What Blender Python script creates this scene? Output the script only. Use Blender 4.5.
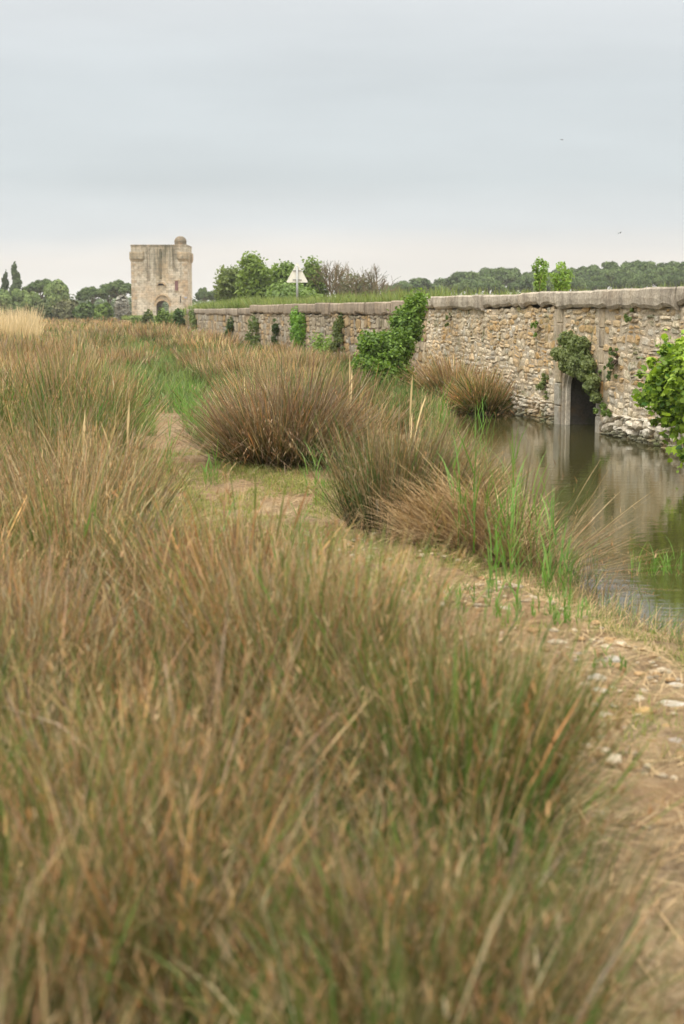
import bpy, math, random
import numpy as np
from mathutils import Vector, Matrix

rng = np.random.default_rng(7)
random.seed(7)
scene = bpy.context.scene
COL = scene.collection
for o in list(bpy.data.objects):
    bpy.data.objects.remove(o)

# ------------------------------------------------------------------ camera
H = 2.1                       # lens height above the water (water is z = 0)
F = 1422.0                    # focal length in pixels (50 mm on a 24 x 36 frame)
PITCH = math.atan(200.0 / F)
cam = bpy.data.cameras.new("camera")
cam.sensor_fit = 'VERTICAL'
cam.sensor_height = 36.0
cam.sensor_width = 24.0
cam.lens = 50.0
cam.clip_start = 0.05
cam.clip_end = 9000.0
cam.dof.use_dof = True
cam.dof.focus_distance = 21.0
cam.dof.aperture_fstop = 2.9
cam_o = bpy.data.objects.new("camera", cam)
COL.objects.link(cam_o)
cam_o.location = (0, 0, H)
cam_o.rotation_euler = (math.pi / 2 - PITCH, 0, 0)
scene.camera = cam_o

# ------------------------------------------------------------------ sky and light (overcast)
SUN_EL, SUN_AZ = math.radians(52), math.radians(215)     # azimuth clockwise from +Y
world = bpy.data.worlds.new("World")
scene.world = world
world.use_nodes = True
wn, wl = world.node_tree.nodes, world.node_tree.links
wn.clear()
w_out = wn.new('ShaderNodeOutputWorld')
sky = wn.new('ShaderNodeTexSky')
sky.sky_type = 'NISHITA'
sky.sun_disc = False
sky.sun_elevation = SUN_EL
sky.sun_rotation = SUN_AZ
bg_sky = wn.new('ShaderNodeBackground')
bg_sky.inputs['Strength'].default_value = 0.07
wl.new(sky.outputs[0], bg_sky.inputs['Color'])
tc = wn.new('ShaderNodeTexCoord')
sep = wn.new('ShaderNodeSeparateXYZ')
wl.new(tc.outputs['Generated'], sep.inputs[0])
# layered cloud deck: elevation disturbed by wide flat noise
mp = wn.new('ShaderNodeMapping')
mp.inputs['Scale'].default_value = (1.6, 1.6, 9.0)
wl.new(tc.outputs['Generated'], mp.inputs[0])
nz = wn.new('ShaderNodeTexNoise')
nz.inputs['Scale'].default_value = 1.6
nz.inputs['Detail'].default_value = 4
nz.inputs['Roughness'].default_value = 0.45
wl.new(mp.outputs[0], nz.inputs['Vector'])
ma = wn.new('ShaderNodeMath'); ma.operation = 'MULTIPLY_ADD'
ma.inputs[1].default_value = 0.04
wl.new(nz.outputs['Fac'], ma.inputs[0])
wl.new(sep.outputs['Z'], ma.inputs[2])
sub = wn.new('ShaderNodeMath'); sub.operation = 'SUBTRACT'
sub.inputs[1].default_value = 0.02
wl.new(ma.outputs[0], sub.inputs[0])
ramp = wn.new('ShaderNodeValToRGB')
cr = ramp.color_ramp
cr.elements[0].position = 0.0
cr.elements[0].color = (0.88, 0.84, 0.78, 1)
cr.elements[1].position = 1.0
cr.elements[1].color = (4.1, 4.02, 3.82, 1)
for p, c in ((0.036, (0.86, 0.82, 0.765)), (0.056, (0.72, 0.745, 0.75)), (0.09, (0.66, 0.71, 0.725)),
             (0.15, (0.69, 0.74, 0.76)), (0.23, (0.76, 0.785, 0.80)), (0.5, (2.1, 2.1, 2.03))):
    e = cr.elements.new(p); e.color = (*c, 1)
wl.new(sub.outputs[0], ramp.inputs[0])
nz2 = wn.new('ShaderNodeTexNoise')
nz2.inputs['Scale'].default_value = 2.4
nz2.inputs['Detail'].default_value = 5
wl.new(mp.outputs[0], nz2.inputs['Vector'])
mr = wn.new('ShaderNodeMapRange')
mr.inputs['From Min'].default_value = 0.3; mr.inputs['From Max'].default_value = 0.7
mr.inputs['To Min'].default_value = 0.945; mr.inputs['To Max'].default_value = 1.055
wl.new(nz2.outputs['Fac'], mr.inputs[0])
vm = wn.new('ShaderNodeVectorMath'); vm.operation = 'SCALE'
wl.new(ramp.outputs[0], vm.inputs[0]); wl.new(mr.outputs[0], vm.inputs['Scale'])
bg_cl = wn.new('ShaderNodeBackground')
wl.new(vm.outputs[0], bg_cl.inputs['Color'])
bg_cl.inputs['Strength'].default_value = 1.04
mxs = wn.new('ShaderNodeMixShader')
mxs.inputs[0].default_value = 0.94
wl.new(bg_sky.outputs[0], mxs.inputs[1]); wl.new(bg_cl.outputs[0], mxs.inputs[2])
wl.new(mxs.outputs[0], w_out.inputs['Surface'])

sun = bpy.data.lights.new("sun", 'SUN')
sun.energy = 1.5
sun.angle = math.radians(12)
sun.color = (1.0, 0.955, 0.88)
sun_o = bpy.data.objects.new("sun", sun)
COL.objects.link(sun_o)
sd = Vector((math.sin(SUN_AZ) * math.cos(SUN_EL), math.cos(SUN_AZ) * math.cos(SUN_EL), math.sin(SUN_EL)))
sun_o.rotation_euler = (-sd).to_track_quat('-Z', 'Y').to_euler()
sun_o.location = (-20, -20, 60)

scene.view_settings.view_transform = 'Standard'
scene.view_settings.look = 'None'
scene.view_settings.exposure = 0.0
scene.view_settings.gamma = 1.0
scene.render.engine = 'CYCLES'
scene.cycles.max_bounces = 6
scene.cycles.diffuse_bounces = 3
scene.cycles.transparent_max_bounces = 4
scene.cycles.use_denoising = True

# ------------------------------------------------------------------ helpers
def ray(px, py):
    cp, sp = math.cos(PITCH), math.sin(PITCH)
    a, b = (px - 342) / F, (512 - py) / F
    return np.array((a, cp + b * sp, -sp + b * cp))
def at_z(px, py, z):
    d = ray(px, py); return np.array((0, 0, H)) + d * ((z - H) / d[2])
def at_y(px, py, Y):
    d = ray(px, py); return np.array((0, 0, H)) + d * (Y / d[1])

def link(o, parent=None):
    COL.objects.link(o)
    if parent is not None:
        o.parent = parent
        o.matrix_parent_inverse = parent.matrix_basis.inverted()
    return o
def tag(o, label=None, cat=None, group=None, kind=None):
    if label: o['label'] = label
    if cat: o['category'] = cat
    if group: o['group'] = group
    if kind: o['kind'] = kind
    return o
def empty(name, loc):
    o = bpy.data.objects.new(name, None)
    o.empty_display_size = 0.2
    o.location = loc
    COL.objects.link(o)
    return o
def mesh_np(name, V, faces, col=None, smooth=False):
    """V (N,3); faces list of (k,M) int arrays, all rows one polygon each"""
    me = bpy.data.meshes.new(name)
    V = np.ascontiguousarray(V, dtype=np.float32)
    me.vertices.add(len(V)); me.vertices.foreach_set('co', V.ravel())
    loops, starts, n = [], [], 0
    for f in faces:
        f = np.asarray(f, dtype=np.int32)
        if len(f) == 0: continue
        loops.append(f.ravel())
        starts.append(n + np.arange(len(f)) * f.shape[1])
        n += f.size
    loops = np.concatenate(loops); starts = np.concatenate(starts)
    me.loops.add(len(loops)); me.loops.foreach_set('vertex_index', loops)
    me.polygons.add(len(starts)); me.polygons.foreach_set('loop_start', starts.astype(np.int32))
    if col is not None:
        a = me.attributes.new('Col', 'FLOAT_COLOR', 'POINT')
        c = np.ones((len(V), 4), dtype=np.float32); c[:, :3] = col
        a.data.foreach_set('color', c.ravel())
    me.update(calc_edges=True)
    if smooth:
        me.polygons.foreach_set('use_smooth', np.ones(len(starts), dtype=bool))
    me.validate()
    return me
def obj_np(name, V, faces, material, col=None, parent=None, smooth=False):
    me = mesh_np(name, V, faces, col, smooth)
    me.materials.append(material)
    return link(bpy.data.objects.new(name, me), parent)

class MB:
    """collects polygons for ONE mesh object"""
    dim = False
    def __init__(s): s.v, s.f, s.c = [], [], []
    def add(s, verts, faces, col=(1, 1, 1)):
        n = len(s.v)
        s.v += [tuple(p) for p in verts]
        s.c += [tuple(col)] * len(verts)
        s.f += [tuple(i + n for i in f) for f in faces]
    def box(s, lo, hi, col=(1, 1, 1), bev=0.0, M=None):
        (x0, y0, z0), (x1, y1, z1) = lo, hi
        if bev <= 0:
            v = [(x, y, z) for z in (z0, z1) for y in (y0, y1) for x in (x0, x1)]
            f = [(0, 2, 3, 1), (4, 5, 7, 6), (0, 1, 5, 4), (2, 6, 7, 3), (0, 4, 6, 2), (1, 3, 7, 5)]
        else:
            b = min(bev, (x1 - x0) * .45, (y1 - y0) * .45, (z1 - z0) * .45)
            def ring(z, i): return [(x0 + i, y0 + b, z), (x0 + b, y0 + i, z), (x1 - b, y0 + i, z), (x1 - i, y0 + b, z),
                                    (x1 - i, y1 - b, z), (x1 - b, y1 - i, z), (x0 + b, y1 - i, z), (x0 + i, y1 - b, z)]
            v = ring(z0, b) + ring(z0 + b, 0) + ring(z1 - b, 0) + ring(z1, b)
            f = [tuple(range(7, -1, -1)), tuple(range(24, 32))]
            for k in range(3):
                for i in range(8):
                    j = (i + 1) % 8
                    f.append((k * 8 + i, k * 8 + j, k * 8 + 8 + j, k * 8 + 8 + i))
        if M is not None: v = [M @ Vector(p) for p in v]
        s.add(v, f, col)
    def tube(s, pts, rad, n=6, col=(1, 1, 1), cap=True):
        pts = [Vector(p) for p in pts]; vs = []
        for i, p in enumerate(pts):
            d = (pts[min(i + 1, len(pts) - 1)] - pts[max(i - 1, 0)]).normalized()
            a = d.orthogonal().normalized() if abs(d.z) < .95 else Vector((1, 0, 0))
            a = (a - d * a.dot(d)).normalized(); b = d.cross(a)
            r = rad[i] if hasattr(rad, '__len__') else rad
            for k in range(n):
                t = 2 * math.pi * k / n
                vs.append(p + a * (math.cos(t) * r) + b * (math.sin(t) * r))
        f = []
        for i in range(len(pts) - 1):
            for k in range(n):
                j = (k + 1) % n
                f.append((i * n + k, i * n + j, (i + 1) * n + j, (i + 1) * n + k))
        if cap:
            f.append(tuple(range(n - 1, -1, -1)))
            f.append(tuple((len(pts) - 1) * n + k for k in range(n)))
        s.add(vs, f, col)
    def prism(s, poly, d0, d1, fr, col=(1, 1, 1)):
        """outline (a,b) pushed from depth d0 to d1; fr maps (a,b,d) to a point"""
        n = len(poly)
        v = [fr(a, b, d0) for a, b in poly] + [fr(a, b, d1) for a, b in poly]
        f = [tuple(range(n)), tuple(range(2 * n - 1, n - 1, -1))]
        for i in range(n):
            j = (i + 1) % n
            f.append((i, i + n, j + n, j))
        s.add(v, f, col)
    def build(s, name, material, parent=None, smooth=False, loc=None):
        me = bpy.data.meshes.new(name)
        v = s.v if loc is None else [(p[0] - loc[0], p[1] - loc[1], p[2] - loc[2]) for p in s.v]
        me.from_pydata(v, [], s.f)
        a = me.attributes.new('Col', 'FLOAT_COLOR', 'POINT')
        c = np.ones((len(s.v), 4), dtype=np.float32); c[:, :3] = np.array(s.c)
        a.data.foreach_set('color', c.ravel())
        if smooth: me.polygons.foreach_set('use_smooth', np.ones(len(me.polygons), dtype=bool))
        me.materials.append(material)
        o = bpy.data.objects.new(name, me)
        if loc is not None: o.location = loc
        return link(o, parent)

def vnoise(x, y, scale, seed=0):
    x = np.asarray(x, float) / scale; y = np.asarray(y, float) / scale
    xi, yi = np.floor(x).astype(np.int64), np.floor(y).astype(np.int64)
    fx, fy = x - xi, y - yi
    fx = fx * fx * (3 - 2 * fx); fy = fy * fy * (3 - 2 * fy)
    def h(a, b):
        n = (a * 374761393 + b * 668265263 + seed * 974634777) & 0x7fffffff
        n = ((n ^ (n >> 13)) * 1274126177) & 0x7fffffff
        return ((n ^ (n >> 16)) & 0xffff) / 65535.0
    return (h(xi, yi) * (1 - fx) + h(xi + 1, yi) * fx) * (1 - fy) + (h(xi, yi + 1) * (1 - fx) + h(xi + 1, yi + 1) * fx) * fy

# ------------------------------------------------------------------ materials
def new_mat(name):
    m = bpy.data.materials.new(name); m.use_nodes = True
    nt = m.node_tree; nt.nodes.clear()
    out = nt.nodes.new('ShaderNodeOutputMaterial')
    return m, nt.nodes, nt.links, out
def noise_node(N, L, scale, detail=4, vec=None, rough=.55):
    n = N.new('ShaderNodeTexNoise'); n.inputs['Scale'].default_value = scale
    n.inputs['Detail'].default_value = detail; n.inputs['Roughness'].default_value = rough
    if vec is not None: L.new(vec, n.inputs['Vector'])
    return n.outputs['Fac']
def maprange(N, L, src, a, b, c, d):
    n = N.new('ShaderNodeMapRange'); L.new(src, n.inputs[0])
    for k, v in zip((1, 2, 3, 4), (a, b, c, d)): n.inputs[k].default_value = v
    return n.outputs[0]
def mixc(N, L, fac, a, b, mode='MIX'):
    n = N.new('ShaderNodeMix'); n.data_type = 'RGBA'; n.blend_type = mode
    for sock, val in ((n.inputs[0], fac), (n.inputs[6], a), (n.inputs[7], b)):
        if hasattr(val, 'links'): L.new(val, sock)
        elif isinstance(val, (int, float)): sock.default_value = val
        else: sock.default_value = (*val, 1)
    return n.outputs[2]
def pos(N): return N.new('ShaderNodeNewGeometry').outputs['Position']
def attr(N, name='Col'):
    a = N.new('ShaderNodeAttribute'); a.attribute_name = name; return a.outputs['Color']

def leaf_mat(name, trans=.35, rough=.55, spec=.25):
    m, N, L, out = new_mat(name)
    c = attr(N)
    p = N.new('ShaderNodeBsdfPrincipled')
    p.inputs['Roughness'].default_value = rough
    p.inputs['Specular IOR Level'].default_value = spec
    L.new(c, p.inputs['Base Color'])
    t = N.new('ShaderNodeBsdfTranslucent')
    L.new(mixc(N, L, 1.0, c, (1.0, 1.05, .6), 'MULTIPLY'), t.inputs['Color'])
    mx = N.new('ShaderNodeMixShader'); mx.inputs[0].default_value = trans
    L.new(p.outputs[0], mx.inputs[1]); L.new(t.outputs[0], mx.inputs[2])
    L.new(mx.outputs[0], out.inputs[0])
    return m
def stone_mat(name, scale=3.0, bump=.6, stain=(.09, .08, .065), stain_amt=.6, ochre=0.0, bscale=None, moss=0.0, streak=0.0):
    m, N, L, out = new_mat(name)
    P = pos(N); c = attr(N)
    n1 = noise_node(N, L, scale, 6, P, .65)
    n2 = noise_node(N, L, scale * .28, 5, P, .6)
    n3 = noise_node(N, L, scale * 6, 4, P, .7)
    c = mixc(N, L, 1.0, c, mixc(N, L, maprange(N, L, n3, .3, .7, 0, 1), (.62, .60, .57), (1.18, 1.17, 1.14)), 'MULTIPLY')
    c = mixc(N, L, maprange(N, L, n1, .5, .72, 0, stain_amt), c, stain)
    if ochre:
        c = mixc(N, L, maprange(N, L, n2, .54, .70, 0, ochre), c, (.40, .22, .06))
    if moss:
        n4 = noise_node(N, L, scale * .55, 5, P, .65)
        c = mixc(N, L, maprange(N, L, n4, .55, .68, 0, moss), c, (.085, .10, .03))
    if streak:                       # rain runs and lichen drips down the face
        ms = N.new('ShaderNodeMapping'); ms.inputs['Scale'].default_value = (2.2, 2.2, .6)
        L.new(P, ms.inputs[0])
        c = mixc(N, L, maprange(N, L, noise_node(N, L, 1.3, 6, ms.outputs[0], .7), .44, .66, 0, streak), c, (.11, .09, .068))
    p = N.new('ShaderNodeBsdfPrincipled')
    L.new(c, p.inputs['Base Color'])
    p.inputs['Roughness'].default_value = .92
    p.inputs['Specular IOR Level'].default_value = .15
    b = N.new('ShaderNodeBump'); b.inputs['Strength'].default_value = bump; b.inputs['Distance'].default_value = .03
    nb = noise_node(N, L, bscale or scale * 4, 6, P, .7)
    L.new(nb, b.inputs['Height']); L.new(b.outputs[0], p.inputs['Normal'])
    L.new(p.outputs[0], out.inputs[0])
    return m
def plain_mat(name, col, rough=.6, metal=0.0, nscale=8, var=.25):
    m, N, L, out = new_mat(name)
    P = pos(N)
    n = noise_node(N, L, nscale, 5, P, .6)
    c = mixc(N, L, maprange(N, L, n, .3, .7, 0, 1), tuple(v * (1 - var) for v in col), tuple(min(1, v * (1 + var)) for v in col))
    p = N.new('ShaderNodeBsdfPrincipled')
    L.new(c, p.inputs['Base Color'])
    p.inputs['Roughness'].default_value = rough; p.inputs['Metallic'].default_value = metal
    L.new(p.outputs[0], out.inputs[0])
    return m

M_rush = leaf_mat('rush_stems', .18, .6, .2)
M_leaf = leaf_mat('green_leaves', .38, .5, .3)
M_far = leaf_mat('far_foliage', .2, .8, .1)
M_straw = leaf_mat('dry_straw', .15, .7, .2)
M_bark = stone_mat('bark', 5, .5, (.03, .025, .02), .5)
M_rubble = stone_mat('rubble_stone', 3.2, .7, (.20, .175, .135), .45, .75, moss=.8)
M_farwall = stone_mat('plastered_rubble', 1.6, .7, (.20, .17, .13), .4, .2, moss=.6, streak=.6)
M_core = stone_mat('mortar', 4, .8, (.15, .13, .10), .5, .3, moss=.6)
M_coping = stone_mat('coping_stone', 3.4, 1.0, (.15, .125, .10), .6, .15, bscale=9, streak=.6)
M_dress = stone_mat('dressed_stone', 3, .6, (.15, .13, .10), .6, .7, moss=.6, streak=.5)
M_arch = stone_mat('pale_arch_stone', 3, .5, (.30, .26, .20), .4, .25)
M_pebble = stone_mat('pale_stone', 14, .8, (.26, .19, .11), .75)

# ------------------------------------------------------------------ land shape
W0 = at_z(684, 451, 0.0); W1 = at_z(514, 414, 0.0)
U = (W1 - W0)[:2]; U /= np.linalg.norm(U)                    # along the wall, away from us
NRM = np.array((-U[1], U[0]))                                # out of the wall, towards us
if NRM[0] > 0: NRM = -NRM
W0 = W0[:2]
def wall_x(y): return W0[0] + (np.asarray(y) - W0[1]) * (U[0] / U[1])
def t_of_y(y): return (y - W0[1]) / U[1]
def t_of_px(px):
    # distance along the wall line where it crosses picture column px
    k = (px - 342) / F
    cp, sp = math.cos(PITCH), math.sin(PITCH)
    # depth ~ y*cp + (H-z)*sp with z mid wall
    q = k * (1.2 * sp)
    return (q + k * cp * W0[1] - W0[0]) / (U[0] - k * cp * U[1])
def wall_pt(t, n=0.0, z=0.0):
    return (W0[0] + U[0] * t + NRM[0] * n, W0[1] + U[1] * t + NRM[1] * n, z)

BY = [-6, 2, 4, 7, 8.3, 9, 10, 11, 16, 22, 27, 30, 32, 33.5]
BX = [4.0, 3.5, 3.0, 2.5, 2.38, 2.18, 1.95, 1.84, 1.85, 1.9, 1.95, 2.2, 3.6, 9.0]
def bank_x(y): return np.interp(y, BY, BX)
PY = [0, 4.1, 5.4, 7.4, 9.2, 11, 13.6, 15.3, 18, 20.5, 26, 30]
PX = [1.5, 1.20, 1.15, .85, .38, -.30, -.95, -1.58, -2.05, -2.45, -3.33, -4.0]
PW = [1.9, 1.7, 1.5, 1.4, 1.3, 1.25, .9, .55, .46, .46, .55, .2]
def path_c(y): return np.interp(y, PY, PX)
def path_w(y): return np.interp(y, PY, PW)
def sm(a, b, v):
    t = np.clip((v - a) / (b - a), 0, 1); return t * t * (3 - 2 * t)
def land_z(x, y):
    x = np.asarray(x, float); y = np.asarray(y, float)
    base = .40 + .10 * (vnoise(x, y, 2.3, 1) - .5) + .05 * (vnoise(x, y, .6, 2) - .5)
    d = x - bank_x(y) + .55 * (vnoise(x, y, .8, 3) - .5) + .25 * (vnoise(x, y, .27, 33) - .5)
    k = 1 - sm(-1.35, .05, d)                                 # 1 on land, 0 at water line
    z = -.02 + k * (base + .02) - .6 * sm(0, 1.3, d)
    # shallow drop of the path
    pd = np.abs(x - path_c(y)) / np.maximum(path_w(y), .05)
    z = z - .05 * (1 - sm(.3, .7, pd)) * (y < 30)
    # behind the wall line: buried by the causeway, then plain land
    far = x - wall_x(y)
    z = np.where((far > 0) & (y < 33), -.6, z)
    z = np.where(far > 13, .3 + 0 * z, z)
    z = np.where((far > 0) & (y >= 33), .3, z)
    return z

def grid_axis(parts):
    out = []
    for a, b, s in parts:
        out += list(np.arange(a, b, s))
    return np.array(out + [parts[-1][1]])
gx = grid_axis([(-1200, -300, 100), (-300, -60, 20), (-60, -12, 1.5), (-12, 9, .14), (9, 40, 1.2), (40, 300, 20), (300, 1200, 100)])
gy = grid_axis([(-60, -6, 4), (-6, 2, .4), (2, 36, .16), (36, 110, 1.2), (110, 420, 12), (420, 1300, 80)])
GX, GY = np.meshgrid(gx, gy)
GZ = land_z(GX, GY)
V = np.stack([GX.ravel(), GY.ravel(), GZ.ravel()], 1)
nx, ny = len(gx), len(gy)
ii = (np.arange(ny - 1)[:, None] * nx + np.arange(nx - 1)[None]).ravel()
Fq = np.stack([ii, ii + 1, ii + nx + 1, ii + nx], 1)

def earth_mat(name, dirt_amt):
    m, N, L, out = new_mat(name)
    P = pos(N)
    a = noise_node(N, L, 1.1, 6, P, .65); b = noise_node(N, L, 7, 6, P, .7); d = noise_node(N, L, 38, 4, P, .7)
    soil = mixc(N, L, maprange(N, L, b, .35, .68, 0, 1), (.13, .082, .04), (.38, .265, .135))
    soil = mixc(N, L, maprange(N, L, d, .42, .75, 0, .7), soil, (.44, .34, .215))
    soil = mixc(N, L, maprange(N, L, d, .2, .42, .8, 0), soil, (.07, .05, .032))
    green = mixc(N, L, maprange(N, L, b, .3, .7, 0, 1), (.11, .135, .03), (.26, .27, .08))
    big = noise_node(N, L, .7, 5, P, .6)
    soil = mixc(N, L, maprange(N, L, big, .42, .62, 0, .6), soil, (.27, .155, .072))
    g0 = (.46, .60) if dirt_amt < .5 else (.54, .66)
    gm = N.new('ShaderNodeMath'); gm.operation = 'MULTIPLY'
    L.new(maprange(N, L, a, g0[0], g0[1], 0, .9), gm.inputs[0]); L.new(maprange(N, L, d, .40, .58, .12, 1), gm.inputs[1])
    c = mixc(N, L, gm.outputs[0], soil, green)
    p = N.new('ShaderNodeBsdfPrincipled')
    # wet, darker and smoother close to the water level (the mud itself is wet there)
    sp = N.new('ShaderNodeSeparateXYZ'); L.new(P, sp.inputs[0])
    wet = maprange(N, L, sp.outputs['Z'], .02, .12, 1, 0)
    c = mixc(N, L, wet, c, mixc(N, L, 1.0, c, (.45, .42, .38), 'MULTIPLY'))
    L.new(c, p.inputs['Base Color'])
    L.new(maprange(N, L, wet, 0, 1, .95, .45), p.inputs['Roughness'])
    p.inputs['Specular IOR Level'].default_value = .2
    bp = N.new('ShaderNodeBump'); bp.inputs['Strength'].default_value = 1.0; bp.inputs['Distance'].default_value = .05
    ad = N.new('ShaderNodeMath'); ad.operation = 'ADD'
    L.new(b, ad.inputs[0]); L.new(d, ad.inputs[1])
    L.new(ad.outputs[0], bp.inputs['Height']); L.new(bp.outputs[0], p.inputs['Normal'])
    L.new(p.outputs[0], out.inputs[0])
    return m
M_ground = earth_mat('marsh_ground', .2)
M_path = earth_mat('dirt_path', .9)
ground = obj_np('ground', V, [Fq], M_ground, smooth=True)
tag(ground, 'flat marsh ground of brown soil and low green growth', 'ground', kind='structure')

# dirt path: a draped sheet that dives into the ground at its edges
ys = np.concatenate([np.arange(1.0, 10, .045), np.arange(10, 29.5, .12)]); us = np.linspace(-1, 1, 45)
PU, PYY = np.meshgrid(us, ys)
wob = .12 * (vnoise(PYY * 1.0, PU * 0 + 3, .8, 5) - .5)
PXX = path_c(PYY) + wob + PU * path_w(PYY) * .56
PZ = land_z(PXX, PYY) + .018 - .06 * np.clip((np.abs(PU) - .8) / .2, 0, 1) + .05 * (vnoise(PXX, PYY, .33, 8) - .5) + .028 * (vnoise(PXX, PYY, .11, 18) - .5) + .012
ii = (np.arange(len(ys) - 1)[:, None] * len(us) + np.arange(len(us) - 1)[None]).ravel()
path = obj_np('path', np.stack([PXX.ravel(), PYY.ravel(), PZ.ravel()], 1),
              [np.stack([ii, ii + 1, ii + len(us) + 1, ii + len(us)], 1)], M_path, smooth=True)
tag(path, 'narrow trodden path of sandy dirt and straw winding through the rushes', 'path', kind='structure')

# water
m, N, L, out = new_mat('canal_water')
P = pos(N)
pw = N.new('ShaderNodeBsdfPrincipled')
pw.inputs['Base Color'].default_value = (.045, .041, .014, 1)
pw.inputs['Roughness'].default_value = .012
pw.inputs['IOR'].default_value = 1.40
mp2 = N.new('ShaderNodeMapping'); mp2.inputs['Scale'].default_value = (1.0, 2.2, 1.0)
L.new(P, mp2.inputs[0])
wa = noise_node(N, L, 2.2, 3, mp2.outputs[0]); wb = noise_node(N, L, 9, 3, mp2.outputs[0])
ad = N.new('ShaderNodeMath'); ad.operation = 'MULTIPLY_ADD'; ad.inputs[1].default_value = .3
L.new(wb, ad.inputs[0]); L.new(wa, ad.inputs[2])
bp = N.new('ShaderNodeBump'); bp.inputs['Strength'].default_value = .05; bp.inputs['Distance'].default_value = .05
L.new(ad.outputs[0], bp.inputs['Height']); L.new(bp.outputs[0], pw.inputs['Normal'])
L.new(pw.outputs[0], out.inputs[0])
M_water = m
wy = [-8, 4, 12, 20, 28, 33.2]
wv, wf = [], []
for y in wy:
    wv += [(1.2, y, 0), (float(wall_x(y)) + 4.0, y, 0)]
for i in range(len(wy) - 1):
    wf.append((2 * i, 2 * i + 1, 2 * i + 3, 2 * i + 2))
water = obj_np('water', np.array(wv), [np.array(wf)], M_water)
tag(water, 'still murky canal water reflecting the stone wall', 'water', kind='structure')

# ------------------------------------------------------------------ causeway walls
T_END = t_of_px(427)                     # where the near, better built stretch stops
T_FAR = t_of_px(188)
T_NEAR = t_of_y(7.0)
A0, A1 = t_of_px(598.5), t_of_px(563.5)      # the culvert opening along the wall
print('wall t', T_NEAR, A0, A1, T_END, T_FAR)
A_SPRING, A_R = .66, (A1 - A0) / 2
A_RISE = .55
def in_arch(t, z, pad=.0):
    u = (t - (A0 + A1) / 2) / (A_R + pad)
    if abs(u) >= 1: return False
    return z < A_SPRING + (A_RISE + pad) * math.sqrt(1 - u * u)

def rubble(mb, t0, t1, z0, z1, cw, ch, seed, skip=None, dep=.035, pale=.0, warp=.09):
    r = random.Random(seed)
    z = z0
    while z < z1 - .03:
        h = ch * r.uniform(.65, 1.35)
        if z + h > z1 - ch * .4: h = z1 - z
        t = t0 - r.uniform(0, cw)
        while t < t1:
            w = cw * r.choice((.5, .75, .9, 1.1, 1.3, 1.7)) * r.uniform(.85, 1.15)
            a, b = max(t, t0), min(t + w, t1)
            t += w
            if b - a < .05: continue
            zz0, zz1 = z + r.uniform(-.02, .02), z + h + r.uniform(-.02, .02)
            hh = zz1 - zz0
            parts = [(zz0, zz1)]
            if hh > ch * 1.05 and r.random() < .4:
                zs = zz0 + hh * r.uniform(.4, .6); parts = [(zz0, zs), (zs, zz1)]
            for q0, q1 in parts:
                tm, zm = (a + b) / 2, (q0 + q1) / 2
                if skip and (skip(tm, zm) or skip(a + .03, zm) or skip(b - .03, zm) or skip(tm, q0)): continue
                g = r.uniform(.006, .018)
                d = dep * r.uniform(.45, 1.25)
                j = lambda s: r.uniform(-s, s)
                jw, jh = (b - a) * .2, (q1 - q0) * .2
                # eight-sided outline, three rings
                ta, tb, za, zb = a + g * 1.5, b - g * 1.5, q0 + g, q1 - g
                cx, cz = (ta + tb) * .22, (zb - za) * .25
                cx = (tb - ta) * r.uniform(.12, .28)
                o = [(ta + cx, za), (tb - cx, za), (tb, za + cz), (tb, zb - cz), (tb - cx, zb), (ta + cx, zb), (ta, zb - cz), (ta, za + cz)]
                o = [(p + j(jw * .5), q + j(jh * .5)) for p, q in o]
                o = [(p + warp * 1.2 * (float(vnoise(p, q, .31, seed + 50)) - .5), q + warp * (float(vnoise(p, q * 1.0, .27, seed + 51)) - .5)) for p, q in o]
                cA, cB = sum(p for p, q in o) / 8, sum(q for p, q in o) / 8
                k = r.uniform(.55, .8)
                tl, tz = j(.03), j(.03)
                vs = [wall_pt(p, -.02, q) for p, q in o]
                vs += [wall_pt(p, d * .6, q) for p, q in o]
                vs += [wall_pt(cA + (p - cA) * k, d + (p - cA) * tl * 3 + (q - cB) * tz * 3 + j(.006), cB + (q - cB) * k) for p, q in o]
                vs.append(wall_pt(cA + j(jw * .3), d * 1.12, cB + j(jh * .3)))
                fs = []
                for R in range(2):
                    for i in range(8):
                        n2 = (i + 1) % 8
                        fs.append((R * 8 + i, R * 8 + n2, R * 8 + 8 + n2, R * 8 + 8 + i))
                for i in range(8): fs.append((16 + i, 16 + (i + 1) % 8, 24))
                v = r.uniform(.74, 1.12)
                low = max(0, 1 - zm / .45) * .5 + pale
                hue = r.random()
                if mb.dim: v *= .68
                base = (.68, .58, .425) if hue < .6 else ((.62, .56, .455) if hue < .88 else (.64, .49, .31))
                oc = float(vnoise(tm, zm * 1.6, 1.3, seed + 3)) * (1 if zm > .5 else .2)
                cc = np.array(base) * v
                if oc > .66 and r.random() < .6: cc = cc * .55 + np.array((.50, .30, .09)) * .45
                near_p = math.exp(-((tm - (A0 + A1) / 2) / 2.6) ** 2) * (1 if .55 < zm < 1.9 else .25)
                if not mb.dim and r.random() < near_p * .55: cc = cc * .5 + np.array((.47, .27, .075)) * .5
                cc = cc * (1 - low * .6) + np.array((.66, .62, .54)) * v * low * .6
                if zm < .13 and not mb.dim: cc = cc * np.array((.42, .44, .36))
                mb.add(vs, fs, cc)
        z += h

def wall_block(mb, t0, t1, n0, n1, z0, z1, col, bev=0.0):
    M = Matrix(((U[0], NRM[0], 0, W0[0]), (U[1], NRM[1], 0, W0[1]), (0, 0, 1, 0), (0, 0, 0, 1)))
    mb.box((t0, n0, z0), (t1, n1, z1), col, bev, M)

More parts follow.
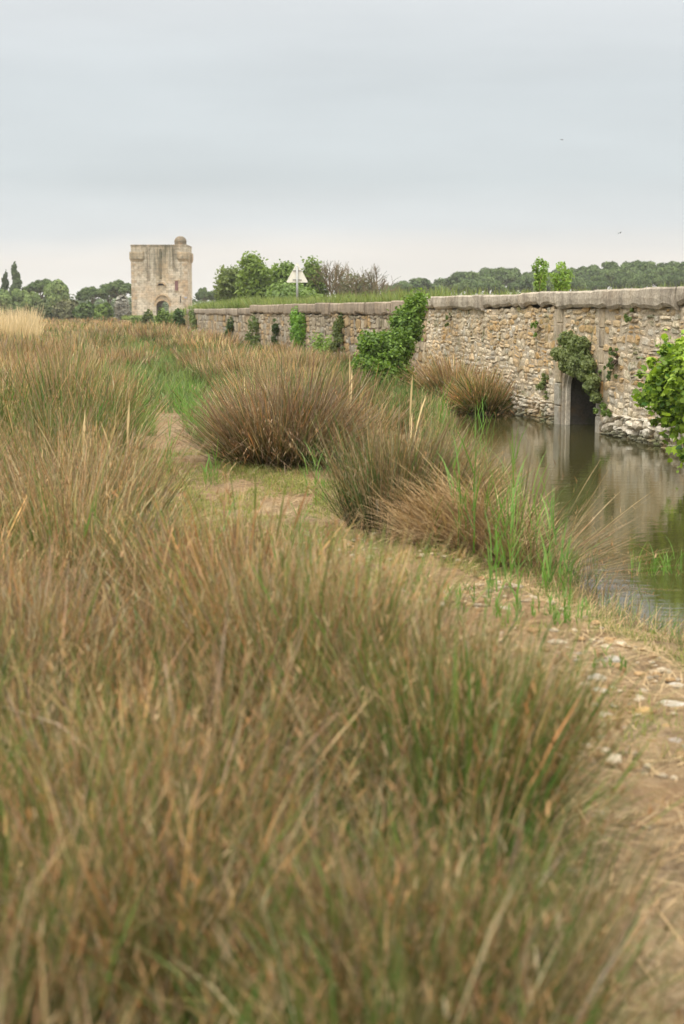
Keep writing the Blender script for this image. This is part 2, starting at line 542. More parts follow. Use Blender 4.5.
Z_TOP = H + .378
def coping(mb, t0, t1, ztop, hgt, seed, lens=(1.2, 3.4), over=.13, tint=(.52, .455, .365)):
    r = random.Random(seed); t = t0
    while t < t1 - .05:
        l = r.uniform(*lens)
        if t + l > t1 - lens[0] * .5: l = t1 - t
        ht = hgt * r.uniform(.86, 1.12); zt = ztop + r.uniform(-.025, .02)
        M = Matrix(((U[0], NRM[0], 0, W0[0]), (U[1], NRM[1], 0, W0[1]), (0, 0, 1, 0), (0, 0, 0, 1)))
        v = r.uniform(.85, 1.12)
        col = np.array(tint) * v
        n1 = over + r.uniform(-.02, .02)
        # worn slab: lengthwise slices with a ragged lower edge and rounded nose
        ns = max(3, int(l / .22)); vs = []; fs = []
        for i in range(ns + 1):
            tt = t + l * i / ns
            if i == 0: tt += .008
            if i == ns: tt -= .008
            zb = zt - ht + r.uniform(-.03, .045); nn = n1 + r.uniform(-.014, .012); up = r.uniform(-.012, .008)
            prof = [(-.42, zb), (nn - .05, zb - .005), (nn - .01, zb + .05), (nn, zb + ht * .5), (nn - .008, zt - .03 + up), (nn - .035, zt + up), (-.42, zt + up * .5)]
            vs += [tuple(M @ Vector((tt, a, b))) for a, b in prof]
        k = 7
        for i in range(ns):
            for q in range(k):
                q2 = (q + 1) % k
                fs.append((i * k + q, i * k + q2, (i + 1) * k + q2, (i + 1) * k + q))
        fs.append(tuple(range(k))); fs.append(tuple(ns * k + q for q in range(k - 1, -1, -1)))
        mb.add(vs, fs, col)
        t += l

# --- near stretch with the culvert
PIL = [(A1 + .03, t_of_px(557)), (A0 - .26, A0 - .02)]            # pilasters beside the opening
def skip_near(t, z):
    if in_arch(t, z, .06): return True
    for a, b in PIL:
        if a - .02 < t < b + .02: return True
    return False
bw = empty('bridge_wall', wall_pt((A0 + A1) / 2, 0, 0))
tag(bw, 'tall rubble stone wall with thick coping slabs and a dark culvert arch above the water', 'wall')
mb = MB()
rubble(mb, T_NEAR, T_END, -.05, Z_TOP - .29, .22, .125, 11, skip_near)
mb.build('rubble_face', M_rubble, bw)
mb = MB()                                                       # mortar body with the tunnel left open
wall_block(mb, T_NEAR, A0, -.45, .012, -.7, Z_TOP - .32, (.50, .42, .315))
wall_block(mb, A1, T_END, -.45, .012, -.7, Z_TOP - .32, (.50, .42, .315))
zc = A_SPRING + A_RISE
wall_block(mb, A0, A1, -.45, .012, zc, Z_TOP - .32, (.50, .42, .315))
n = 14                                                           # spandrels above the arch curve
for i in range(n):
    u0, u1 = -1 + 2 * i / n, -1 + 2 * (i + 1) / n
    tm = (A0 + A1) / 2
    p0, p1 = (tm + u0 * A_R, A_SPRING + A_RISE * math.sqrt(max(0, 1 - u0 * u0))), (tm + u1 * A_R, A_SPRING + A_RISE * math.sqrt(max(0, 1 - u1 * u1)))
    vs = [wall_pt(p0[0], .009, p0[1]), wall_pt(p1[0], .009, p1[1]), wall_pt(p1[0], .009, zc), wall_pt(p0[0], .009, zc)]
    mb.add(vs, [(0, 1, 2, 3)], (.50, .42, .315))
mb.build('mortar_core', M_core, bw)
mb = MB()
coping(mb, T_NEAR, T_END, Z_TOP, .29, 5)
mb.build('coping', M_coping, bw)
# far jamb + vault of the tunnel, two stepped rings: a pale outer ring then the dark bore
def arch_prof(pad, k=16):
    tm = (A0 + A1) / 2
    pts = [(A1 + pad, -.6)]
    for i in range(k + 1):
        a = math.pi * i / k
        pts.append((tm + (A_R + pad) * math.cos(a), A_SPRING + (A_RISE + pad) * math.sin(a)))
    pts.append((A0 - pad, -.6))
    return pts
def arch_strip(mb, prof, n0, n1, col, flip=False):
    vs = [wall_pt(t, n0, z) for t, z in prof] + [wall_pt(t, n1, z) for t, z in prof]
    k = len(prof)
    mb.add(vs, [(i, i + 1, k + i + 1, k + i) for i in range(k - 1)], col)
def arch_ring(mb, pa, pb, n, col):
    k = len(pa)
    vs = [wall_pt(t, n, z) for t, z in pa] + [wall_pt(t, n, z) for t, z in pb]
    mb.add(vs, [(i, i + 1, k + i + 1, k + i) for i in range(k - 1)], col)
mb = MB()
pal = (.78, .73, .63)
o0, o1 = arch_prof(.0), arch_prof(-.05)
arch_strip(mb, o0, .02, -.05, pal)            # outer rebate
arch_ring(mb, o0, o1, -.05, pal)
arch_strip(mb, o1, -.05, -.13, pal)
arch_ring(mb, o1, arch_prof(-.01), -.13, pal)
mb.build('arch_ring', M_arch, bw)
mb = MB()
arch_strip(mb, arch_prof(-.011), -.132, -7.5, (.10, .09, .075))  # lining coloured dark to stand for shade deep in the bore
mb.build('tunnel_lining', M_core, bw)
for (a, b), hh in zip(PIL, (Z_TOP - .315, Z_TOP - .315)):
    mb = MB(); r = random.Random(int(a * 100)); z = -.1
    while z < hh - .01:
        h = min(r.uniform(.26, .5), hh - z)
        if hh - z - h < .15: h = hh - z
        c = np.array((.50, .41, .29) if r.random() < .5 else (.50, .31, .13)) * r.uniform(.8, 1.1)
        if z < .5: c = np.array((.40, .37, .31)) * r.uniform(.9, 1.05)
        wall_block(mb, a + r.uniform(0, .02), b - r.uniform(0, .02), -.1, (.055 if z < .85 else .036) + r.uniform(-.008, .008), z + .004, z + h - .004, c, .018)
        z += h
    mb.build('pilaster', M_dress, bw)
mb = MB()                                                     # loose footing stones just above the water
rubble(mb, T_NEAR, A0 - .30, -.12, .40, .16, .11, 77, None, .11, .75)
rubble(mb, PIL[0][1] + .03, T_END, -.12, .44, .16, .11, 78, None, .09, .75)
mb.build('footing', M_rubble, bw)

# --- far stretch, set back a little, lower coping
cw_ = empty('causeway_wall', wall_pt((T_END + T_FAR) / 2, 0, .3))
tag(cw_, 'long weathered stone causeway wall with thin coping running toward the tower', 'wall')
T_MID = t_of_px(252)
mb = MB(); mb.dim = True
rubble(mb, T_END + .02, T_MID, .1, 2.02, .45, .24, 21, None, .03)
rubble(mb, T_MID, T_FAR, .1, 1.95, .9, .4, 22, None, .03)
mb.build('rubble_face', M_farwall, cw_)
mb = MB()
wall_block(mb, T_END + .005, T_FAR, -.45, -.004, -.3, 1.97, (.28, .23, .17))
mb.build('mortar_core', M_core, cw_)
mb = MB()
coping(mb, T_END + .01, T_MID, 2.40, .37, 15, (1.0, 2.4), .1, (.38, .31, .235))
coping(mb, T_MID, T_FAR, 2.29, .33, 16, (1.6, 3.6), .1, (.40, .335, .26))
mb.build('coping', M_coping, cw_)

# --- causeway fill behind the walls (soil and grass)
mb = MB()
tt = [T_NEAR, A0 - .0, A1 + .0, 10, T_END, T_MID, T_FAR, T_FAR + 30, T_FAR + 80, T_FAR + 150]
zz = [2.34, 2.34, 2.34, 2.34, 2.30, 2.24, 2.08, 1.2, 1.1, 1.1]
rows = []
for t, z in zip(tt, zz):
    e = 0.0 if t <= T_FAR else 2.2
    rows.append([wall_pt(t, -.40 + e, -.9 if t <= T_FAR else .1), wall_pt(t, -.40, z - .02), wall_pt(t, -3, z + .06), wall_pt(t, -8.5, z), wall_pt(t, -12.8, -.2)])
vs = [p for r_ in rows for p in r_]; fs = []
for i in range(len(rows) - 1):
    for q in range(4):
        if i == 1 and q == 0: continue            # the culvert bore
        fs.append((i * 5 + q, i * 5 + q + 1, (i + 1) * 5 + q + 1, (i + 1) * 5 + q))
fs.append((0, 1, 2, 3, 4))
mb.add(vs[:], fs, (.2, .18, .1))
cway = mb.build('causeway_ground', M_ground)
tag(cway, 'raised grassy causeway of earth held behind the stone walls', 'ground', kind='structure')
# the culvert bore passes through the fill: cut it open
# (rows' front face stands at n=-0.40, behind the wall body; the tunnel lining is inside it)

# ------------------------------------------------------------------ tower
TD = 220.0
PXM = TD / F                                             # metres per pixel at the tower
def tw(px): return at_y(px, 290, TD)[0]
def th(py): return at_y(162, py, TD)[2]
m, N, L, out = new_mat('tower_stone')
P = pos(N); c = attr(N)
tcn = N.new('ShaderNodeTexCoord')
br = N.new('ShaderNodeTexBrick')
br.inputs['Scale'].default_value = 1.0
br.inputs['Color1'].default_value = (1.06, 1.05, 1.03, 1); br.inputs['Color2'].default_value = (.80, .78, .74, 1)
br.inputs['Mortar'].default_value = (.62, .59, .54, 1)
br.inputs['Mortar Size'].default_value = .022; br.inputs['Brick Width'].default_value = .75; br.inputs['Row Height'].default_value = .36
spx = N.new('ShaderNodeSeparateXYZ'); L.new(P, spx.inputs[0])
cmb = N.new('ShaderNodeCombineXYZ')
adx = N.new('ShaderNodeMath'); adx.operation = 'ADD'
L.new(spx.outputs['X'], adx.inputs[0]); L.new(spx.outputs['Y'], adx.inputs[1])
L.new(adx.outputs[0], cmb.inputs['X']); L.new(spx.outputs['Z'], cmb.inputs['Y'])
L.new(cmb.outputs[0], br.inputs['Vector'])
c = mixc(N, L, 1.0, c, br.outputs['Color'], 'MULTIPLY')
n1 = noise_node(N, L, .35, 5, P, .6); n2 = noise_node(N, L, 1.6, 5, P, .65)
c = mixc(N, L, maprange(N, L, n1, .45, .68, 0, .6), c, (.42, .27, .135))
c = mixc(N, L, maprange(N, L, n2, .45, .66, 0, .8), c, (.17, .155, .12))
# weather streaks under the parapet: stretched noise, stronger near the top
mps = N.new('ShaderNodeMapping'); mps.inputs['Scale'].default_value = (1.1, 1.1, .10)
L.new(P, mps.inputs[0])
n3 = noise_node(N, L, 1.0, 4, mps.outputs[0], .6)
topm = maprange(N, L, spx.outputs['Z'], th(292), th(258), 0, 1)
mm = N.new('ShaderNodeMath'); mm.operation = 'MULTIPLY'
xm_ = N.new('ShaderNodeMath'); xm_.operation = 'SUBTRACT'; xm_.inputs[1].default_value = tw(160.5); L.new(spx.outputs['X'], xm_.inputs[0])
xa_ = N.new('ShaderNodeMath'); xa_.operation = 'ABSOLUTE'; L.new(xm_.outputs[0], xa_.inputs[0])
xw = N.new('ShaderNodeMath'); xw.operation = 'MULTIPLY'; L.new(topm, xw.inputs[0]); L.new(maprange(N, L, xa_.outputs[0], .8, 3.2, 1, .45), xw.inputs[1])
L.new(maprange(N, L, n3, .40, .58, 0, .95), mm.inputs[0]); L.new(xw.outputs[0], mm.inputs[1])
c = mixc(N, L, mm.outputs[0], c, (.105, .10, .065))
p = N.new('ShaderNodeBsdfPrincipled'); L.new(c, p.inputs['Base Color'])
p.inputs['Roughness'].default_value = .95; p.inputs['Specular IOR Level'].default_value = .1
bpn = N.new('ShaderNodeBump'); bpn.inputs['Strength'].default_value = .6; bpn.inputs['Distance'].default_value = .06
L.new(noise_node(N, L, 3, 6, P, .7), bpn.inputs['Height']); L.new(bpn.outputs[0], p.inputs['Normal'])
L.new(p.outputs[0], out.inputs[0])
M_tower = m
M_dark = plain_mat('opening_shade', (.025, .022, .02), .9)  # near-black colour painted as the shade inside niche and slit
M_shutter = plain_mat('faded_shutter', (.16, .075, .07), .8)

tower = empty('stone_tower', (tw(161.5), TD + 5, .2))
tag(tower, 'square pale stone gate tower with an arched gateway and small domed turret on its roof', 'tower')
S1, S2 = (.62, .56, .46), (.56, .48, .36)
x0, x1 = tw(131.6), tw(187.6)
zt, zb = th(246), -.3
y0, y1 = TD, TD + 6.8
gx0, gx1 = tw(156), tw(168.5)           # gateway
g_spr, g_ris = th(306), 5.2 * PXM
gm, gr = (gx0 + gx1) / 2, (gx1 - gx0) / 2
mb = MB()
# front wall as strips round the gateway; gate bore open right through
def fpt(a, b, d): return (a, d, b)
k = 12
arc = [(gm + gr * math.cos(math.pi * i / k), g_spr + g_ris * math.sin(math.pi * i / k)) for i in range(k + 1)]
for yy in (y0, y1):
    mb.add([(x0, yy, zb), (gx0, yy, zb), (gx0, yy, zt), (x0, yy, zt)], [(0, 1, 2, 3)], S1)
    mb.add([(gx1, yy, zb), (x1, yy, zb), (x1, yy, zt), (gx1, yy, zt)], [(0, 1, 2, 3)], S1)
    for i in range(k):
        a, b = arc[i], arc[i + 1]
        mb.add([(a[0], yy, a[1]), (b[0], yy, b[1]), (b[0], yy, zt), (a[0], yy, zt)], [(0, 1, 2, 3)], S2)
mb.add([(x0, y0, zb), (x0, y1, zb), (x0, y1, zt), (x0, y0, zt)], [(0, 1, 2, 3)], S1)
mb.add([(x1, y0, zb), (x1, y1, zb), (x1, y1, zt), (x1, y0, zt)], [(0, 1, 2, 3)], S1)
mb.add([(x0, y0, zt - .9), (x1, y0, zt - .9), (x1, y1, zt - .9), (x0, y1, zt - .9)], [(0, 1, 2, 3)], S1)
# inner faces of the parapet
for (xa, ya, xb, yb) in ((x0 + .5, y0 + .5, x1 - .5, y0 + .5), (x1 - .5, y0 + .5, x1 - .5, y1 - .5), (x1 - .5, y1 - .5, x0 + .5, y1 - .5), (x0 + .5, y1 - .5, x0 + .5, y0 + .5)):
    mb.add([(xa, ya, zt - .9), (xb, yb, zt - .9), (xb, yb, zt), (xa, ya, zt)], [(0, 1, 2, 3)], S1)
mb.add([(x0, y0, zt), (x1, y0, zt), (x1, y1, zt), (x0, y1, zt), (x0 + .5, y0 + .5, zt), (x1 - .5, y0 + .5, zt), (x1 - .5, y1 - .5, zt), (x0 + .5, y1 - .5, zt)],
       [(0, 1, 5, 4), (1, 2, 6, 5), (2, 3, 7, 6), (3, 0, 4, 7)], S2)
# gate bore
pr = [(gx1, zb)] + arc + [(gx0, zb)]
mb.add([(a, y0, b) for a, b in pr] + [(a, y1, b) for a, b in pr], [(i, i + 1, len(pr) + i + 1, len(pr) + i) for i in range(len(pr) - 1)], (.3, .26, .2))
body = mb.build('wall', M_tower, tower)
# parapet coping
mb = MB()
for lo, hi in (((x0 - .06, y0 - .08, zt + .003), (x1 + .06, y0 + .55, zt + .2)), ((x0 - .06, y1 - .55, zt + .003), (x1 + .06, y1 + .08, zt + .2)),
               ((x0 - .06, y0 + .555, zt + .003), (x0 + .55, y1 - .555, zt + .2)), ((x1 - .55, y0 + .555, zt + .003), (x1 + .06, y1 - .555, zt + .2))):
    mb.box(lo, hi, (.44, .39, .32), .03)
mb.build('parapet_coping', M_tower, tower)
# corbelled corner turrets (bartizans)
def lathe(mb, cx, cy, prof, n=20, col=(1, 1, 1)):
    vs = []
    for r_, z_ in prof:
        for q in range(n):
            a = 2 * math.pi * q / n
            vs.append((cx + r_ * math.cos(a), cy + r_ * math.sin(a), z_))
    fs = []
    for i in range(len(prof) - 1):
        for q in range(n):
            q2 = (q + 1) % n
            fs.append((i * n + q, i * n + q2, (i + 1) * n + q2, (i + 1) * n + q))
    fs.append(tuple((len(prof) - 1) * n + q for q in range(n)))
    mb.add(vs, fs, col)
for ca, cb in ((tw(130.0), tw(145.5)), (tw(177.0), tw(189.2))):
    for yy in (y0, y1):
        mb = MB()
        s = 1 if yy == y0 else -1
        lev = [(th(261.5), .03), (th(260.2), .13), (th(259.8), .13), (th(258.8), .26), (th(252.6), .26), (th(251.8), .16)]
        vs, fs = [], []
        for z_, pr_ in lev:
            l_ = ca + (.26 - pr_) * .5; r_ = cb - (.26 - pr_) * .5
            ya, yb = yy - s * pr_, yy + s * 2.2
            cz_ = .28
            ring = [(l_, yb), (l_, ya + s * cz_), (l_ + cz_, ya), (r_ - cz_, ya), (r_, ya + s * cz_), (r_, yb)]
            vs += [(a, b, z_) for a, b in ring]
        for i in range(len(lev) - 1):
            for q in range(6):
                q2 = (q + 1) % 6
                fs.append((i * 6 + q, i * 6 + q2, i * 6 + 6 + q2, i * 6 + 6 + q))
        fs.append(tuple(range(5, -1, -1))); fs.append(tuple(range((len(lev) - 1) * 6, len(lev) * 6)))
        mb.add(vs, fs, (.48, .40, .29))
        mb.build('corner_turret', M_tower, tower)
# domed roof turret
mb = MB()
tr = 5.9 * PXM; tz = th(246) - .5; dz = th(241.5)
prof = [(tr, tz), (tr, dz), (tr * 1.04, dz + .02), (tr * 1.04, dz + .12)]
for i in range(1, 8):
    a = math.pi / 2 * i / 8
    prof.append((tr * math.cos(a), dz + .12 + 5.0 * PXM * math.sin(a)))
lathe(mb, tw(180), TD + 1.7, prof, 20, (.21, .165, .12))
mb.build('roof_turret', M_tower, tower)
# middle band: two tall shallow ribs, machicolation slot, hood, lintels
for px_ in (147.6, 149.4, 173.2, 174.6):
    mb = MB()
    mb.box((tw(px_) - .07, y0 - .16, th(281 if px_ < 160 else 268)), (tw(px_) + .07, y0 + .003, th(247)), (.46, .40, .31), .02)
    mb.build('rib', M_tower, tower)
mb = MB()
mb.box((tw(160.0), y0 - .13, th(279)), (tw(162.0), y0 - .01, th(249)), (.14, .13, .085), .02)
mb.build('drain_chute', M_tower, tower)
def arch_hood(cx, zc_, rx, rz, wd, ya, col, name):
    mb = MB(); k = 12
    vs = []
    for rr in (0, wd):
        for yy in (ya, y0 + .002):
            for i in range(k + 1):
                a = math.pi * i / k
                vs.append((cx + (rx + rr) * math.cos(a), yy, zc_ + (rz + rr) * math.sin(a)))
    q = k + 1; fs = []
    for i in range(k):
        fs.append((i, i + 1, 2 * q + i + 1, 2 * q + i))
        fs.append((i, i + 1, q + i + 1, q + i))
        fs.append((2 * q + i, 2 * q + i + 1, 3 * q + i + 1, 3 * q + i))
    mb.add(vs, fs, col)
    return mb.build(name, M_tower, tower)
arch_hood(tw(162.3), th(300.5), 6.2 * PXM, 5.0 * PXM, .26, y0 - .22, (.55, .43, .29), 'gate_arch')
arch_hood(gm, g_spr, gr + .02, g_ris + .02, .34, y0 - .1, (.50, .38, .25), 'gate_arch')
arch_hood(tw(161.3), th(285.5), 3.2 * PXM, 2.2 * PXM, .2, y0 - .3, (.50, .36, .22), 'hood')
mb = MB(); mb.box((tw(158.2), y0 - .012, th(285.6)), (tw(164.4), y0 + .1, th(283.6)), (.1, .08, .06)); mb.build('niche', M_dark, tower)
mb = MB(); mb.box((tw(175.0), y0 - .05, th(290.5)), (tw(178.2), y0 + .1, th(281))); w_ = mb.build('window', M_shutter, tower)
mb = MB()
mb.box((tw(174.4), y0 - .09, th(280.9)), (tw(178.8), y0 + .1, th(280.0)), (.5, .4, .28))
mb.build('lintel', M_tower, w_)
mb = MB()
mb.box((tw(174.4), y0 - .11, th(291.6)), (tw(178.8), y0 + .1, th(290.6)), (.5, .4, .28))
mb.build('sill', M_tower, w_)
mb = MB(); mb.box((tw(179.9), y0 - .012, th(303)), (tw(180.9), y0 + .1, th(296))); mb.build('arrow_slit', M_dark, tower)
mb = MB(); mb.box((tw(184.0), y0 - .05, th(298.4)), (tw(187.0), y0 + .05, th(296.8)), (.35, .36, .4), .01); mb.build('plaque', plain_mat('plaque_grey', (.3, .31, .36)), tower)
mb = MB()
mb.box((tw(160.4), y0 - .05, th(258)), (tw(162.6), y0 + .05, th(252)), (.10, .12, .05), .02)
mb.build('moss_patch', M_tower, tower)
# far stonework: vertical quoins (slightly proud) on the two front edges
for sd_ in (0, 1):
    mb = MB(); z = .2; i = 0
    while z < th(262):
        w2 = .8 if i % 2 else .5
        a, b = ((x0 - .03, x0 + w2), (x1 - w2, x1 + .03))[sd_]
        mb.box((a, y0 - .03, z), (b, y0 + .3, z + .42), (.54, .46, .36) if i % 3 else (.52, .41, .29), .012)
        z += .42; i += 1
    mb.build('quoin', M_tower, tower)

# ------------------------------------------------------------------ ribbons: rushes, reeds, grass, straw
def ribbons(base, h, az, lean, curl, w, yaw, cB, cM, cT, segs=4, bump=None):
    n = len(h); S = segs + 1
    s = np.linspace(0, 1, S)[None, :]
    th_ = lean[:, None] + curl[:, None] * s ** 1.6
    dx = np.sin(th_); dz_ = np.cos(th_)
    step = (h / segs)[:, None]
    hx = np.concatenate([np.zeros((n, 1)), np.cumsum((dx[:, :-1] + dx[:, 1:]) / 2 * step, 1)], 1)
    hz = np.concatenate([np.zeros((n, 1)), np.cumsum((dz_[:, :-1] + dz_[:, 1:]) / 2 * step, 1)], 1)
    X = base[:, 0:1] + hx * np.cos(az)[:, None]
    Y = base[:, 1:2] + hx * np.sin(az)[:, None]
    Z = base[:, 2:3] + hz
    wd = w[:, None] * (1 - .85 * s ** 2.2) * .5
    if bump is not None:
        wd = wd + (bump * w)[:, None] * np.exp(-((s - .8) / .11) ** 2)
    sx, sy = np.cos(yaw)[:, None], np.sin(yaw)[:, None]
    Vv = np.empty((n, S, 2, 3), np.float32)
    Vv[:, :, 0, 0] = X - sx * wd; Vv[:, :, 0, 1] = Y - sy * wd; Vv[:, :, 0, 2] = Z
    Vv[:, :, 1, 0] = X + sx * wd; Vv[:, :, 1, 1] = Y + sy * wd; Vv[:, :, 1, 2] = Z
    s3 = s[:, :, None]
    a = np.clip((s3 - .12) / .43, 0, 1); b = np.clip((s3 - .52) / .44, 0, 1)  # base colour held well up the stem, keeping the low parts dark
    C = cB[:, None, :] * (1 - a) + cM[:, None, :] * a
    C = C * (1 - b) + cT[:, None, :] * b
    C = np.repeat(C[:, :, None, :], 2, 2)
    k = np.arange(n)[:, None] * (S * 2) + np.arange(segs)[None] * 2
    Fq = np.stack([k, k + 1, k + 3, k + 2], -1).reshape(-1, 4)
    return Vv.reshape(-1, 3), Fq, C.reshape(-1, 3)
def join(parts):
    V, Fs, C, n = [], [], [], 0
    for v, f, c in parts:
        V.append(v); Fs.append(f + n); C.append(c); n += len(v)
    return np.concatenate(V), np.concatenate(Fs), np.concatenate(C)

def A(*c): return np.array(c, float)
TAN, BROWN, PURP, OLIVE, DKG, GREEN, STRAW, RUST = A(.60, .405, .205), A(.32, .19, .085), A(.40, .262, .178), A(.115, .118, .034), A(.018, .029, .009), A(.10, .172, .026), A(.70, .52, .28), A(.49, .262, .118)
FRESH, FRESH2 = A(.11, .24, .035), A(.20, .32, .075)

def tufts(cx, cy, stems, rad, hgt, tone, spread=.32, segs=4, wpx=.55, wmin=.0022, zoff=0.0, hvar=.25, greenp=None, bump=True, lean_dir=None, globe=None, feather=0.0, tuss=None):
    """stems around each tuft centre; tone 0 = green .. 1 = tan"""
    n = len(cx); N_ = n * stems
    i = np.repeat(np.arange(n), stems)
    a = rng.uniform(0, 2 * np.pi, N_); rr = np.sqrt(rng.uniform(0, 1, N_))
    bx = cx[i] + np.cos(a) * rr * rad[i]; by = cy[i] + np.sin(a) * rr * rad[i]
    bz = land_z(bx, by) - .03 + zoff
    h = hgt[i] * (1 - hvar + hvar * 1.4 * rng.uniform(0, 1, N_)) 
    lean = spread * rr * rng.uniform(.3, 1.25, N_) + np.abs(rng.normal(0, .10, N_)) + (rng.random(N_) < .09) * rng.uniform(.2, .8, N_)
    az = a + rng.normal(0, .8, N_)
    if lean_dir is not None and globe is None:
        flip = rng.random(N_) < lean_dir[1]
        az = np.where(flip, lean_dir[0] + rng.normal(0, .5, N_), az)
    if globe is not None:                 # whole clump fans out from its middle
        gx_, gy_, gR, gS = [np.broadcast_to(q, n)[i] for q in globe]
        vx = np.cos(az) * lean + (bx - gx_) / gR * gS; vy = np.sin(az) * lean + (by - gy_) / gR * gS
        if lean_dir is not None:
            vx += np.cos(lean_dir[0]) * lean_dir[1]; vy += np.sin(lean_dir[0]) * lean_dir[1]
        lean = np.hypot(vx, vy); az = np.arctan2(vy, vx)
    curl = np.abs(rng.normal(0, .22, N_)) + (rng.random(N_) < .10) * rng.uniform(.4, 1.6, N_)
    w = np.maximum(wmin, wpx * by / F) * np.exp(np.clip(rng.normal(0, .38, N_), -.8, .62))
    yaw = rng.uniform(0, np.pi, N_)
    t = np.clip(tone[i] + rng.normal(0, .22, N_), 0, 1)[:, None]
    u = rng.random(N_)[:, None]
    var = rng.uniform(.6, 1.3, N_)[:, None]
    cT = (GREEN * (1 - t) + TAN * t)
    pick = rng.random(N_)
    tn = t[:, 0]
    def put(mask, tip, mid, bot):
        nonlocal cT, cM, cB
        q = mask[:, None]
        cT = np.where(q, tip, cT); cM = np.where(q, mid, cM); cB = np.where(q, bot, cB)
    cM = GREEN * .8 * (1 - t) + OLIVE * t; cB = DKG * (1 - t * .4) + OLIVE * .5 * t * .4  # dark bases: basal sheaths, plus shade between stems put into the colour
    put((pick < .30) & (tn > .25), PURP, BROWN * .9, OLIVE * .4)
    put((pick > .30) & (pick < .46) & (tn > .3), RUST, BROWN, OLIVE * .45)
    put((pick > .46) & (pick < .62 - .13 * tn), GREEN * 1.25, GREEN, DKG)
    put((pick > .60) & (pick < .70) & (tn > .2), TAN * 1.15, OLIVE * 1.2, GREEN * .6)
    w = np.where(pick > .92, np.minimum(w, np.maximum(wmin, wpx * by / F) * 1.3), w)
    put(pick > .92, STRAW, STRAW * .85, TAN * .6)
    tb = rng.uniform(.5, 1.22, n)[i][:, None]            # every tuft has its own age and dryness
    if tuss is not None: tb = tb ** .5 * tuss[1][tuss[0]][i][:, None]
    warm = rng.normal(0, .09, n)[i][:, None] * np.array((1, 0, -1.0))
    var = var * tb * (1 + warm)
    cT = cT * var; cM = cM * var; cB = cB * var
    if greenp is not None:
        g = (rng.random(N_) < greenp[i])[:, None]
        cT = np.where(g, FRESH2 * var * .8, cT); cM = np.where(g, FRESH * var * .8, cM)
    bmp = (rng.random(N_) < .5) * rng.uniform(.3, 1.0, N_) * np.where(by < 8, 1, .35) if bump else None
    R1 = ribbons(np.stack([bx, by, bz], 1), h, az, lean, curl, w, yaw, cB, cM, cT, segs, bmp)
    if not feather: return R1
    # loose flower sprays near the stem tips
    Pm = R1[0].reshape(N_, segs + 1, 2, 3).mean(2)
    q = np.where(rng.random(N_) < feather)[0]
    outp = [R1]
    for k in range(4):
        a_ = rng.uniform(.62, .97, len(q)) * segs; lo = np.floor(a_).astype(int); fr = (a_ - lo)[:, None]
        b2 = Pm[q, lo] * (1 - fr) + Pm[q, np.minimum(lo + 1, segs)] * fr
        cc = (RUST * .85 if k % 2 else TAN * .92) * var[q] * .9
        outp.append(ribbons(b2, rng.uniform(.02, .06, len(q)), rng.uniform(0, 6.28, len(q)), rng.uniform(.15, .8, len(q)), rng.uniform(0, .5, len(q)),
                            np.maximum(.004, wpx * .9 * by[q] / F) * rng.uniform(.8, 1.6, len(q)), rng.uniform(0, 3.14, len(q)), cc * .8, cc, cc * 1.1, 2))
    return join(outp)

RLY = [0, 2.6, 3.6, 4.6, 5.2, 5.9, 8, 10.5, 13, 15, 20, 26, 30]
RLX = [.28, .35, .45, .62, .46, .10, -.68, -1.42, -1.85, -2.40, -3.0, -4.0, -4.8]
def streak_c(y): return np.interp(y, [20, 28, 80, 120, 210], [-2.6, -3.9, -13.2, -20.5, -37])
CL1 = (-.62, 16.0); CL2 = (.50, 11.2)
def rush_ok(x, y):
    left = x < np.interp(y, RLY, RLX) + .35 * (vnoise(x, y, .8, 31) - .5)
    right = (y > 17.5) & (x > path_c(np.minimum(y, 29)) + np.where(y < 30, 1.15, .4)) & (x < np.minimum(bank_x(y) - .35, wall_x(y) - .7))
    right &= (x < .004 * y)
    ok = left & (y < 30) | right & (y < 30)
    far = (y >= 30) & (x < wall_x(y) - .8) & (x < .004 * y)
    low = (y > 21) & (y < 31.5) & (x >= .004 * y) & (x < bank_x(y) - .2)
    ok = ok | far | low
    st = (np.abs(x - streak_c(y) + .8 * (vnoise(x * 0, y, 5, 9) - .5)) < .5 + .020 * y) & (y > 24) & (y < 105) & (vnoise(x, y, 1.6, 12) > np.interp(y, [24, 40, 100], [.1, .42, .6]))
    return ok & ~st
def scatter(y0_, y1_, dens, margin=1.6, k=.30):
    area = .5 * (y1_ - y0_) * 2 * (k * (y0_ + y1_) + 2 * margin)
    n = int(area * dens)
    y = np.sqrt(rng.uniform(0, 1, n) * (y1_ ** 2 - y0_ ** 2) + y0_ ** 2)
    x = rng.uniform(-1, 1, n) * (k * y + margin)
    return x, y

